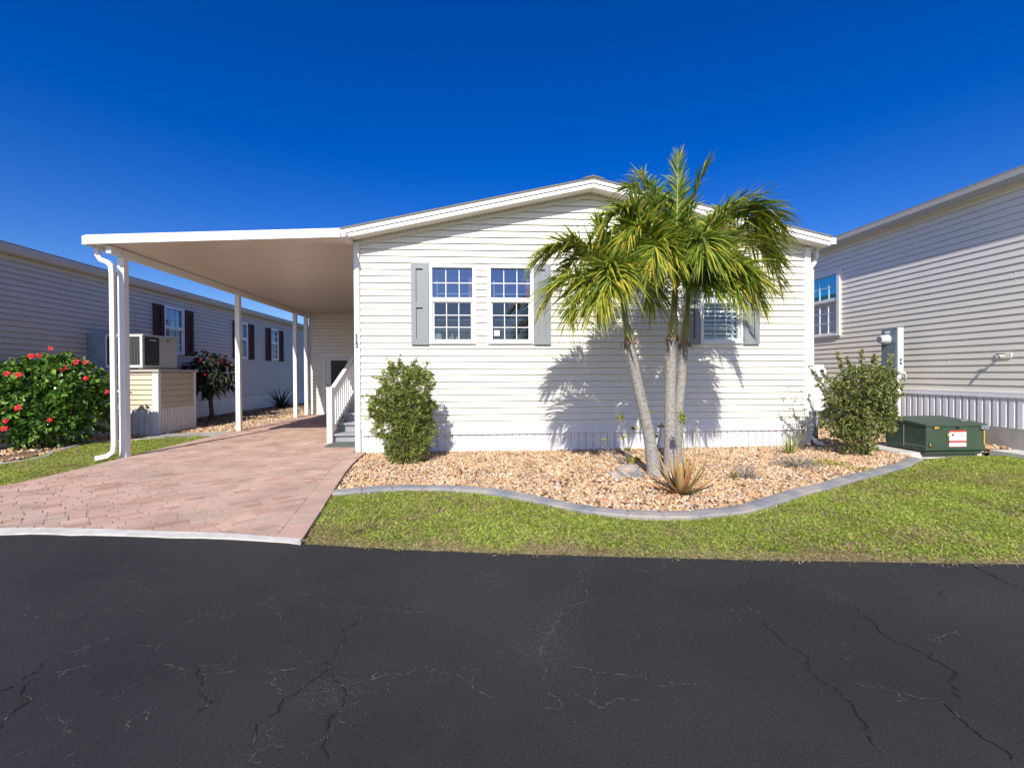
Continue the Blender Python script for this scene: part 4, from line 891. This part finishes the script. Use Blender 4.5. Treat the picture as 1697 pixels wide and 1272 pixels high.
# ------------------------------------------------------------------ meters
mp = empty('meter_pedestal', (7.38, 7.7, 0), 'tall blue grey electric meter pedestal on a pale post before the right house', 'meter pedestal')
bx0, bx1, by0, by1 = 7.30, 7.40, 7.56, 7.88
mb = MB(); mb.box(bx0, bx1, by0 + .01, by1, 1.17, 1.94); mb.box(bx0 - .006, bx0 + .001, by0 + .02, by1 - .01, 1.66, 1.90); mb.box(bx0 - .006, bx0 + .001, by0 + .02, by1 - .01, 1.19, 1.645); mb.build('box', 'meterbox', mp, bevel=.004)
mb = MB(); mb.box(bx0 - .002, bx1 + .01, by0 - .012, by0 + .01, 1.14, 1.95); mb.build('side_panel', 'palesteel', mp)
mb = MB(); mb.box(bx0 + .03, bx1 - .01, by0 + .02, by0 + .13, -.05, 1.17); mb.build('post', 'trimw', mp)
mb = MB(); mb.tube([(bx0, by0 + .2, 1.75), (bx0 - .05, by0 + .2, 1.75)], [.092, .088], 24); mb.tube([(bx0 - .05, by0 + .2, 1.75), (bx0 - .14, by0 + .2, 1.75), (bx0 - .15, by0 + .2, 1.75)], [.078, .072, .06], 24); mt = mb.build('meter', 'meterglass', mp, smooth=False)
mb = MB(); mb.tube([(bx0 - .150, by0 + .2, 1.75), (bx0 - .1515, by0 + .2, 1.75)], .05, 20); mb.build('dial', 'galv', mt)
mb = MB(); mb.box(bx0 - .008, bx0 - .005, by0 + .14, by0 + .24, 1.86, 1.90); mb.build('label', 'white', mp)
for z in (1.36, 1.30): 
    mb = MB(); mb.box(bx1 - .06, bx1 - .03, by0 - .016, by0 - .011, z, z + .035); mb.build('latch', 'ink', mp)
mb = MB(); mb.tube([(bx1, by0 + .04, 1.16), (bx1 + .09, by0 + .05, 1.15), (bx1 + .12, by0 + .06, 1.1), (bx1 + .12, by0 + .08, 1.0)], .018, 8); mb.build('conduit', 'white', mp, smooth=True)
um = empty('meter_box', (5.74, 7.55, 0), 'pale utility meter box on dark conduits at the corner behind the right bush', 'meter box')
mb = MB(); mb.box(5.60, 5.90, 7.50, 7.64, .5, 1.30); mb.build('box', 'skirt', um, bevel=.005)
mb = MB(); mb.tube([(5.80, 7.50, 1.17), (5.80, 7.43, 1.17)], [.095, .09], 24); mb.build('meter', 'meterglass', um)
mb = MB(); mb.box(5.77, 5.84, 7.425, 7.431, 1.17, 1.21); mb.build('dial', 'ink', um)
for x in (5.655, 5.78): 
    mb = MB(); mb.tube([(x, 7.57, -.08), (x, 7.57, .5)], .045 if x < 5.7 else .055, 12); mb.build('conduit', 'pipe', um, smooth=True)

# ------------------------------------------------------------------ palms
FR = {'L': [((1.14, 5.2, 3.05), (.61, 5.2, 2.43)), ((1.04, 5.1, 2.54), (.72, 5.0, 1.98)), ((1.17, 5.0, 2.46), (.98, 4.85, 1.84)), ((1.31, 4.8, 2.42), (1.18, 4.6, 1.88)), ((2.05, 5.5, 2.82), (2.19, 5.7, 2.08)), ((1.43, 5.3, 2.59), (1.39, 5.4, 3.02)), ((1.74, 5.3, 2.76), (1.82, 5.3, 3.23)), ((1.7, 5.7, 2.84), (1.72, 6.1, 2.88)), ((1.24, 5.5, 2.91), (1.02, 5.6, 2.39)), ((1.45, 4.75, 2.45), (1.38, 4.6, 2.1))],
      'M': [((2.36, 5.37, 3.04), (2.37, 5.35, 3.78)), ((2.47, 5.35, 3.24), (2.73, 5.3, 3.7)), ((2.17, 5.5, 3.45), (1.8, 5.5, 3.45)), ((2.29, 5.7, 3.46), (2.09, 5.9, 3.78)), ((1.76, 5.3, 3.66), (1.37, 5.2, 2.72)), ((1.89, 5.1, 3.14), (1.57, 4.9, 2.61)), ((3.06, 5.35, 3.85), (3.66, 5.3, 2.88)), ((3.32, 5.5, 3.75), (3.7, 5.6, 2.72)), ((2.12, 4.9, 2.85), (2.0, 4.75, 2.33)), ((2.4, 4.9, 2.88), (2.3, 4.6, 2.4)), ((2.51, 5.9, 3.47), (2.62, 6.2, 3.5)), ((1.9, 4.9, 2.9), (1.79, 4.7, 2.3))],
      'R': [((3.08, 5.5, 3.21), (3.38, 5.3, 1.98)), ((3.34, 5.6, 3.42), (3.82, 5.6, 2.32)), ((3.46, 5.8, 3.58), (4.06, 6.0, 2.73)), ((2.7, 5.3, 2.5), (2.62, 5.05, 2.16)), ((2.88, 5.3, 2.65), (2.94, 5.0, 2.02)), ((2.86, 5.8, 3.06), (3.3, 6.0, 3.44)), ((2.96, 5.2, 2.85), (3.15, 4.95, 2.0)), ((2.49, 6.0, 3.25), (2.49, 6.3, 2.77))]}
CR_ = {'L': (1.63, 5.18, 1.98), 'M': (2.35, 5.4, 2.18), 'R': (2.63, 5.65, 2.17)}
TK = {'L': [(2.02, 5.2, -.08), (1.95, 5.22, .44), (1.82, 5.21, 1.01), (1.72, 5.2, 1.5), (1.67, 5.19, 1.74)], 'M': [(2.28, 5.37, -.08), (2.28, 5.39, .56), (2.29, 5.4, 1.15), (2.31, 5.4, 1.59), (2.33, 5.4, 1.9)], 'R': [(2.49, 5.71, -.08), (2.48, 5.63, .54), (2.54, 5.64, 1.15), (2.58, 5.65, 1.61), (2.61, 5.65, 1.9)]}
SPLIT = {'L': 1.52, 'M': 1.56, 'R': 1.52}
def frond(parent, s, c, e, yellow, spear=False):
    s, c, e = V3(*s), V3(*c), V3(*e); t = np.linspace(.0, 1, 101)[:, None]
    B_ = (1 - t) ** 2 * s + 2 * t * (1 - t) * c + t * t * e; T_ = np.gradient(B_, axis=0); T_ = unit(T_)
    upv = V3(0, 0, 1)
    h = e - s; h[2] = 0
    if np.linalg.norm(h) < .25: h = V3(RNG.normal(), -1, 0)
    sidev = unit(np.cross(h, upv))
    i = np.repeat(np.arange(17, 101), 2); sg = np.tile([1, -1], 84); tt = i / 100.0; N = len(i)
    P = B_[i] + T_[i] * RNG.uniform(-.01, .01, (N, 1)); Sd = sidev[None] * sg[:, None]
    upl = unit(np.cross(np.cross(T_[i], upv), T_[i]) + 1e-6)      # perpendicular to rachis, upward
    fwd = .45 + .9 * tt ** 2; vup = (.5 if not spear else .2) * (1 - .6 * tt)
    D = Sd * (1.0 - .45 * tt)[:, None] * (.95 if spear else 1) + T_[i] * fwd[:, None] * (1.5 if spear else 1) + upl * vup[:, None] + RNG.normal(0, .2, (N, 3))
    D = unit(D); Ln = (.46 * np.sin(np.pi * (.16 + .70 * tt)) + .06) * RNG.uniform(.75, 1.15, N) * (.8 if spear else 1); W = .0225 * np.sin(np.pi * (.2 + .7 * tt)) + .006
    side = np.cross(D, upl + RNG.normal(0, .35, (N, 3))); side = unit(side)
    k = np.array([0, .3, .62, 1.0]); dr = (.25 if spear else .46) * RNG.uniform(.4, 1.6, N); wv = np.array([.55, 1, .75, 0])
    cen = P[:, None] + D[:, None] * (Ln[:, None] * k)[:, :, None]; cen[:, :, 2] -= (dr * Ln)[:, None] * k ** 2
    a = cen + side[:, None] * (W[:, None] * wv / 2)[:, :, None]; b = cen - side[:, None] * (W[:, None] * wv / 2)[:, :, None]
    V = np.concatenate([a[:, :3], b[:, :3], cen[:, 3:4]], 1)          # 7 verts: a0 a1 a2 b0 b1 b2 tip
    o = (np.arange(N) * 7)[:, None]
    F = np.concatenate([o + x for x in ([0, 1, 4], [0, 4, 3], [1, 2, 5], [1, 5, 4], [2, 6, 5])], 1).reshape(-1, 3)
    V = V.reshape(-1, 3)
    mb = MB(); R_ = B_[::5]; mb.tube(R_, list(np.linspace(.020, .004, len(R_))), 5)
    rv = np.array(mb.v); rf = []
    for f in mb.f:
        for j in range(1, len(f) - 1): rf.append((f[0], f[j], f[j + 1]))
    rf = np.array(rf) + len(V)
    mi = np.concatenate([np.zeros(len(F)), np.ones(len(rf))])
    return npmesh('frond', np.concatenate([V, rv]), np.concatenate([F, rf]), ['frondy' if yellow else 'frond', 'rachis'], parent, midx=mi)
LBL = {'L': 'left palm of the cluster, its leaning grey trunk bending away to the left', 'M': 'middle palm of the cluster, thick upright trunk with the tallest spear fronds', 'R': 'right palm of the cluster, slim trunk behind the middle one near the window'}
YEL = {'L': {2, 3, 1, 9, 0}, 'M': {8, 11, 4, 5, 6}, 'R': {0, 4, 6, 1, 2}}
for k in 'LMR':
    pm = empty('palm_tree', TK[k][0], LBL[k], 'palm tree', 'three palms growing together in the gravel bed')
    p = smoothline(TK[k], 10); z = p[:, 2]; r0_ = {'L': .074, 'M': .080, 'R': .064}[k]; r1_ = {'L': .054, 'M': .060, 'R': .052}[k]
    rr = r1_ + (r0_ - r1_) * np.clip(1 - z / 1.5, 0, 1) + .05 * np.exp(-np.maximum(z + .08, 0) / .10); rr = rr * (1 + RNG.normal(0, .006, len(z)))
    j = np.searchsorted(z, SPLIT[k])
    mb = MB(); pp = smoothline(p[:j + 1], 4); rq = np.interp(pp[:, 2], z, rr) * (1 + .006 * np.sin(pp[:, 2] * 160)); mb.tube(pp, list(rq), 16); mb.build('trunk', 'trunk', pm, smooth=True)
    q = np.vstack([p[j - 1:], [CR_[k]]]); tt = np.linspace(0, 1, len(q)); mb = MB(); mb.tube(q, list((.050 if k != 'M' else .055) + .010 * np.sin(tt * 3.0) - .022 * tt ** 3), 14); cs = mb.build('crownshaft', 'shaft', pm, smooth=True)
    mb = MB(); b = p[j]
    for t in range(5):
        a = t * 1.3 + .4; d0 = V3(math.cos(a), math.sin(a), 0); mb.face([b + d0 * .07 + V3(0, 0, .06), b + d0 * .075 + V3(-d0[1] * .03, d0[0] * .03, .0), b + d0 * (.11 + .03 * (t % 2)) + V3(0, 0, -.05 - .04 * (t % 3)), b + d0 * .075 - V3(-d0[1] * .03, d0[0] * .03, .0)])
    mb.build('dry_sheath', 'sheath', cs)
    for i_, (c, e) in enumerate(FR[k]):
        sp_ = k == 'M' and i_ in (0, 1)
        frond(pm, CR_[k], c, e, i_ in YEL[k], spear=sp_)
        if not sp_ and i_ % 3 == 0: frond(pm, CR_[k], V3(*c) * .88 + V3(*CR_[k]) * .12 + RNG.normal(0, .09, 3), V3(*e) * .88 + V3(*CR_[k]) * .12 + V3(0, 0, .05) + RNG.normal(0, .10, 3), (i_ in YEL[k]) != (RNG.random() < .2))
    if k == 'R': frond(pm, CR_[k], V3(*CR_[k]) + [.02, .02, .45], V3(*CR_[k]) + [.12 if k == 'R' else -.1, .05, .85], False, spear=True)

# ------------------------------------------------------------------ shrubs
def lobes_pts(lobes, n, shell=.55):
    w_ = np.array([l_[-1] ** 2 for l_ in lobes]); i = RNG.choice(len(lobes), n, p=w_ / w_.sum()); A_ = np.array(lobes)
    d = unit(RNG.normal(size=(n, 3))); r = RNG.random(n) ** (1 / 3 * shell) * (1 + RNG.normal(0, .07, n))
    return A_[i, :3] + d * (A_[i, 3] * r)[:, None], d
def shrub(name, base, lobes, label, cat, m, nclus, per, ln, wd, upb, spread, droop, stems, shoots=(), stem_m='bark'):
    o = empty(name, base, label, cat); B_ = V3(*base)
    L_ = [(B_[0] + a, B_[1] + b, B_[2] + z, r) for a, b, z, r in lobes]
    P, d = lobes_pts(L_, nclus)
    keep = P[:, 2] > B_[2] + .03; P, d = P[keep], d[keep]
    ext = []
    for s0, s1, cnt in shoots:
        t = np.linspace(.25, 1, cnt)[:, None]; q = (B_ + V3(*s0)) * (1 - t) + (B_ + V3(*s1)) * t; ext.append((q + RNG.normal(0, .012, q.shape), np.tile(unit(V3(*s1) - V3(*s0)), (cnt, 1))))
    for q, e in ext: P = np.vstack([P, q]); d = np.vstack([d, e])
    C_ = np.repeat(P, per, 0) + RNG.normal(0, ln * .12, (len(P) * per, 3)); D = np.repeat(unit(d + V3(0, 0, upb)), per, 0) + RNG.normal(0, spread, (len(P) * per, 3))
    N = len(C_); V, F = leaves(C_, D, ln * RNG.uniform(.6, 1.25, N), wd * RNG.uniform(.7, 1.2, N), droop=droop)
    fo = npmesh('foliage', V, F, m, o)
    for k, (e, r) in enumerate(stems):
        mb = MB(); e = V3(*e); mid = e * .5 + V3(RNG.normal(0, .04), RNG.normal(0, .04), 0); mb.tube([B_ + V3(e[0] * .05, e[1] * .05, -.03), B_ + mid, B_ + e], [r, r * .7, r * .35], 7); mb.build('stem', stem_m, o, smooth=True)
    for s0, s1, cnt in shoots:
        mb = MB(); mb.tube([B_ + V3(*s0), B_ + (V3(*s0) + V3(*s1)) / 2 + V3(0, 0, .01), B_ + V3(*s1)], [.007, .005, .003], 5); mb.build('shoot', stem_m, o)
    return o
def dep(l_, f=.9): return [(a, RNG.uniform(-.12, .12), z, r * f) for a, z, r in l_]
shrub('podocarpus_shrub', (-1.05, 6.27, -.04), dep([(-.08, 1.09, .27), (.15, 1.05, .25), (-.22, .79, .28), (.08, .7, .31), (-.14, .56, .3), (.03, .28, .31), (.27, .82, .13), (-.1, .2, .19), (.2, .45, .22), (-.33, .72, .15), (.1, 1.25, .1), (-.12, 1.3, .09), (.26, 1.2, .1)]), 'dense narrow needle-leaved shrub standing before the left wall and white skirting', 'shrub', 'podo', 2000, 13, .070, .011, .55, .55, .1, [((-.1, 0, .9), .02), ((.12, .05, .85), .02), ((.0, -.06, .6), .018)],
      shoots=[((.1, 0, 1.1), (.16, 0, 1.42), 9), ((-.1, 0, 1.1), (-.06, -.05, 1.44), 9), ((-.15, 0, 1.1), (-.22, 0, 1.40), 8), ((.2, 0, 1.0), (.3, 0, 1.34), 9), ((-.25, 0, .75), (-.5, -.05, .93), 8), ((-.25, 0, .6), (-.5, 0, .62), 6), ((.2, 0, .6), (.42, 0, .78), 7), ((.2, 0, .9), (.40, 0, 1.08), 7), ((-.2, 0, 1.0), (-.38, 0, 1.18), 7), ((-.2, -.1, .4), (-.42, -.1, .42), 6), ((.15, 0, .3), (.34, -.1, .28), 5)])
shrub('bushy_shrub', (5.485, 6.24, -.05), dep([(-.11, .99, .35), (.1, .99, .33), (-.33, .86, .24), (.3, .95, .19), (-.24, .56, .35), (.1, .56, .34), (-.07, .28, .28), (.38, 1.19, .1), (.37, .69, .15), (.3, .5, .2)]), 'rounded loose shrub with long side shoots between the house corner and green box', 'shrub', 'rbush', 2300, 9, .045, .020, .4, .65, .1, [((-.2, 0, .8), .018), ((.1, .05, .9), .018), ((.25, -.03, .8), .015), ((-.05, -.1, .7), .014), ((-.35, -.12, .45), .01)],
      shoots=[((-.3, -.1, .55), (-.86, -.1, 1.27), 26), ((-.3, -.1, .6), (-.8, -.15, 1.05), 24), ((-.2, 0, .9), (-.36, 0, 1.46), 24), ((-.05, 0, 1.0), (-.27, -.05, 1.40), 20), ((0, 0, 1.1), (.0, 0, 1.52), 22), ((.3, 0, 1.0), (.45, 0, 1.45), 22), ((.15, 0, 1.1), (.22, 0, 1.45), 18), ((-.2, 0, .8), (-.6, 0, 1.2), 22), ((.1, 0, 1.2), (.1, -.1, 1.45), 16)], stem_m='twig')
hb = shrub('hibiscus_bush', (-7.36, 8.42, -.05), [(a * .85 * .78, a * .85 * -.62 * -1 * .5 + b, z, r * .9) for a, b, z, r in [(-.32, 0, 1.1, .49), (.32, -.1, 1.1, .47), (.80, .1, 1.02, .28), (-.86, .0, .91, .55), (0, -.2, .62, .54), (.54, .1, .6, .42), (-.48, -.2, .5, .45), (-1.3, -.1, .8, .5), (.11, 0, 1.34, .30), (-.7, 0, 1.2, .3), (.2, -.1, .25, .3), (.75, .2, .8, .3)]], 'big leafy bush with red flowers in front of the left neighbour house', 'hibiscus bush', 'hib', 1500, 6, .105, .066, .25, .75, .25, [((-.4, 0, .8), .02), ((.1, 0, .9), .022), ((.4, .1, .8), .02), ((-.1, -.15, .6), .018)])
right = V3(math.cos(yaw), -math.sin(yaw), 0)
for a, z in [(-.75, 1.26), (-.30, 1.56), (-.13, 1.68), (.09, 1.37), (.24, 1.46), (.03, 1.33), (-.60, 1.24), (.66, .94), (-.19, .5), (-.80, .40), (-.78, .52), (-.41, 1.55), (.38, 1.45), (-.62, .72), (.34, 1.18)]:
    c = V3(-7.36, 8.42, -.05) + V3(a * .70, a * .45, 0) + V3(.44, -.42, 0) * (1.0 if z < 1.3 else .5) + V3(0, 0, z); nrm = unit(V3(.3 + RNG.normal(0, .3), -1, .5 + RNG.normal(0, .3)))
    e1 = unit(np.cross(nrm, V3(0, 0, 1))); e2 = np.cross(nrm, e1); mb = MB(); R_ = RNG.uniform(.036, .056)
    for k in range(5):
        t = k * 1.2566; dd = e1 * math.cos(t) + e2 * math.sin(t); pp = np.cross(nrm, dd)
        mb.face([c, c + dd * R_ * .6 + pp * R_ * .45 + nrm * .02, c + dd * R_ + pp * R_ * .2 + nrm * .008, c + dd * R_ - pp * R_ * .2 + nrm * .008, c + dd * R_ * .6 - pp * R_ * .45 + nrm * .02])
    fl = mb.build('flower', 'flower', hb)
    mb = MB(); mb.tube([c, c + nrm * .06], [.004, .007], 5); mb.build('stamen', 'stamen', fl)
pl = empty('small_tree', (-7.42, 13.0, -.05), 'small dark tree with drooping purple leaves and red tips by the left house', 'tree'); PB = V3(-7.42, 13.0, -.05)
LB_ = [(PB[0] + a, PB[1] + RNG.uniform(-.15, .15), PB[2] + z, r) for a, z, r in [(-.1, 1.56, .32), (-.36, 1.34, .3), (.26, 1.5, .28), (-.02, 1.12, .36), (-.31, 1.0, .24), (.31, 1.14, .24), (.45, 1.4, .2)]]
P, d = lobes_pts(LB_, 230, .45); C_ = np.repeat(P, 5, 0); D = np.repeat(d * [1, 1, .4] + V3(0, 0, .1), 5, 0) + RNG.normal(0, .5, (len(P) * 5, 3)); V, F = leaves(C_, D, RNG.uniform(.14, .26, len(C_)), RNG.uniform(.05, .085, len(C_)), droop=.55); npmesh('crown', V, F, 'plum', pl)
mb = MB(); mb.tube([PB + [0, 0, -.03], PB + [.01, 0, .2], PB + [-.02, 0, .5], PB + [-.01, 0, .68]], [.085, .055, .05, .05], 10); mb.build('trunk', 'bark', pl, smooth=True)
for e in ((-.28, 0, 1.2), (.24, .05, 1.25), (0, -.05, 1.4)):
    mb = MB(); mb.tube([PB + [-.01, 0, .62], PB + V3(e[0] * .5, e[1], .9), PB + V3(*e)], [.04, .028, .012], 8); mb.build('limb', 'bark', pl, smooth=True)
for a, z in ((-.15, 1.62), (-.02, 1.58), (.22, 1.68), (-.45, 1.45), (-.12, 1.15), (.1, 1.2), (.5, 1.55)):
    mb = MB()
    for k in range(7):
        dd = unit(V3(RNG.normal(0, .6), -.8 + RNG.normal(0, .4), .6 + RNG.normal(0, .4))); c = PB + V3(a, -.42, z); q = unit(np.cross(dd, V3(0, 0, 1))); mb.face([c, c + dd * .05 + q * .018, c + dd * .10, c + dd * .05 - q * .018])
    mb.build('red_tip', 'flower', pl)
# strap-leaved plants
def strap(name, base, label, cat, m, n_, ln, wd, el, curl, m2=None, taper=.9, thick=0.0):
    o = empty(name, base, label, cat); B_ = V3(*base); mb = MB()
    for k in range(n_):
        a = k * 2.39996 + RNG.normal(0, .2); f = k / max(n_ - 1, 1); e = el[0] + (el[1] - el[0]) * f + RNG.normal(0, .06); Lk = ln * RNG.uniform(.75, 1.1) * (1 - .15 * abs(f - .5)); d0 = V3(math.cos(a), math.sin(a), 0); sdv = V3(-d0[1], d0[0], 0); pts = []
        for j in range(7):
            t = j / 6; ee = e + curl * t; pts.append((pts[-1] + (d0 * math.cos(ee) + V3(0, 0, math.sin(ee))) * Lk / 6) if pts else B_ + d0 * .02)
        for j in range(6):
            w0, w1 = wd * (1 - (j / 6) ** 1.5 * taper) / 2, wd * (1 - ((j + 1) / 6) ** 1.5 * taper) / 2
            up0 = V3(0, 0, 1) * thick + d0 * -thick * .3; i = len(mb.v)
            if j == 0: st_ = i; mb.v += [tuple(pts[0] - sdv * w0 + up0 * w0), tuple(pts[0]), tuple(pts[0] + sdv * w0 + up0 * w0)]
            mb.v += [tuple(pts[j + 1] - sdv * w1 + up0 * w1), tuple(pts[j + 1]), tuple(pts[j + 1] + sdv * w1 + up0 * w1)]
            q = st_ + j * 3
            mb.f += [(q, q + 1, q + 4, q + 3), (q + 1, q + 2, q + 5, q + 4)]; mb.m += [0, 0]
    mb.build('leaf_rosette', m, o, smooth=False); return o
al = strap('aloe', (1.97, 4.41, -.04), 'orange green spiky aloe rosette in the gravel in front of the palm trunks', 'aloe', 'aloe', 30, .46, .058, (.02, 1.25), .55, thick=.55)
for dx, h in ((-.02, .78), (.1, .62)):
    mb = MB(); c = V3(2.22 + dx, 4.85, -.04); mb.tube([c, c + [.0, 0, h * .5], c + [.03 if dx > 0 else -.02, 0, h]], [.008, .007, .004], 6); sp = mb.build('flower_stalk', 'rachis', al)
    if dx < 0:
        P = c + V3(-.02, 0, h) + RNG.normal(0, 1, (130, 3)) * [.010, .010, .035] - [0, 0, .05]; V, F = leaves(P, RNG.normal(0, 1, (130, 3)) * [1, 1, .4] - [0, 0, .6], .045, .012); npmesh('flower_spike', V, F, 'ygreen', sp)
strap('yucca', (4.50, 6.40, -.05), 'small upright yellow green yucca at the right corner of the white wall', 'yucca', 'yucca', 22, .40, .022, (.75, 1.5), .06)
strap('leafy_clump', (-7.35, 17.2, -.05), 'dark leafy clump against the left house behind the last carport posts', 'plant', 'dgreen', 60, 1.0, .06, (.35, 1.4), -.5)
def tuft(name, base, label, cat, m, n_, rx, rz, ln, wd, up_, woody=12):
    o = empty(name, base, label, cat); B_ = V3(*base); d = unit(RNG.normal(size=(n_, 3)) * [1, 1, .7] + [0, 0, up_]); d[:, 2] = np.abs(d[:, 2]); r = RNG.random(n_) ** .5
    P = B_ + d * r[:, None] * [rx, rx * .8, rz]; V, F = leaves(P, d + RNG.normal(0, .4, d.shape), ln * RNG.uniform(.6, 1.2, n_), wd); npmesh('foliage', V, F, m, o)
    mb = MB()
    for k in range(woody): e = unit(V3(RNG.normal(), RNG.normal(), abs(RNG.normal()) + .5)) * [rx, rx, rz]; mb.tube([B_, B_ + e * .5 + V3(RNG.normal(0, .01), 0, .01), B_ + e], [.004, .003, .0015], 4)
    mb.build('twig', 'twig', o); return o
tuft('silver_sage', (2.98, 4.98, -.045), 'small silvery grey tuft alone in the gravel right of the aloe', 'plant', 'sage', 420, .17, .17, .05, .006, .8, 24)
tuft('dry_tuft', (3.99, 5.55, -.045), 'sprawling dry grey lavender tuft below the yucca', 'plant', 'sage', 500, .33, .16, .055, .007, .3, 40)
tuft('green_sprig', (2.83, 4.95, -.045), 'tiny bright green sprig beside the silvery tuft', 'plant', 'ygreen', 60, .05, .1, .05, .012, .9, 3)
tuft('ground_cover', (4.42, 5.62, -.05), 'low yellow green creeping mat near the kerb by the dry tuft', 'ground cover', 'ygreen', 1100, .34, .06, .03, .014, .2, 6)
tuft('ground_cover', (4.62, 5.18, -.05), 'flat lime green patch hugging the curved kerb on the right', 'ground cover', 'ygreen', 900, .26, .045, .028, .013, .2, 6)
def leggy(base, stems, label, m='ygreen', cat='plant'):
    o = empty('leggy_plant', base, label, cat); B_ = V3(*base)
    for e, tuf in stems:
        mb = MB(); e = V3(*e); mb.tube([B_, B_ + e * .5 + V3(RNG.normal(0, .03), 0, -.03), B_ + e * .8 + V3(RNG.normal(0, .02), 0, 0), B_ + e], [.009, .007, .005, .0035] if m == 'ygreen' else [.006, .004, .003, .002], 6); s_ = mb.build('stem', 'twig', o, smooth=True)
        if tuf:
            d = unit(RNG.normal(size=(tuf, 3)) * [1, 1, .5] + [0, 0, .35]); V, F = leaves(np.tile(B_ + e, (tuf, 1)), d, RNG.uniform(.04, .075, tuf), .022); npmesh('leaf_tuft', V, F, m, s_)
    return o
leggy((1.90, 5.85, -.05), [((-.46, .1, .36), 0), ((-.30, .05, .34), 8), ((-.06, .1, .62), 20), ((-.05, 0, .38), 14), ((.02, .05, .2), 26), ((-.22, -.02, .14), 0), ((.12, .1, .48), 18), ((.02, -.1, .08), 30), ((.1, -.05, .1), 26)], 'leggy succulent with bare grey stems left of and behind the palm trunks')
leggy((2.34, 6.1, -.05), [((-.05, 0, .66), 24), ((-.16, 0, .52), 12), ((.12, .02, .48), 20), ((.0, -.05, .36), 20), ((.02, -.05, .2), 24), ((-.06, -.1, .10), 26)], 'leggy succulent with rosette tips between the palm trunks')
leggy((4.98, 6.75, -.05), [((-.28, .1, .82), 0), ((-.14, .1, .98), 4), ((-.05, .1, .80), 5), ((.03, .12, .72), 4), ((.1, .1, .62), 5), ((-.18, .1, .5), 3), ((.15, .05, .5), 4), ((.05, .1, .9), 4), ((-.1, .1, .62), 3), ((.08, .12, .4), 3)], 'sparse twiggy grey plant against the right corner post and downspout', 'sage')
# rock
def rock(base, r, label):
    import bmesh
    bm = bmesh.new(); bmesh.ops.create_icosphere(bm, subdivisions=4, radius=1)
    for v in bm.verts:
        p = np.array(v.co); k = 1 + .22 * math.sin(3 * p[0] + 1) * math.cos(2.7 * p[1]) + .12 * math.sin(7 * p[0] + 5 * p[2]) + .07 * math.sin(13 * p[1] + 9 * p[0]) + RNG.normal(0, .018)
        v.co = (p[0] * r[0] * k, p[1] * r[1] * k, p[2] * r[2] * k)
    me = bpy.data.meshes.new('rock'); bm.to_mesh(me); bm.free(); me.materials.append(M['rockm']); o = link('rock', me, base=base, label=label, cat='rock'); return o
rock((1.66, 5.2, -.05), (.20, .15, .13), 'rough grey rock on the gravel left of the palm trunks')
for o in list(COL.objects):
    if '_b' in o: del o['_b']
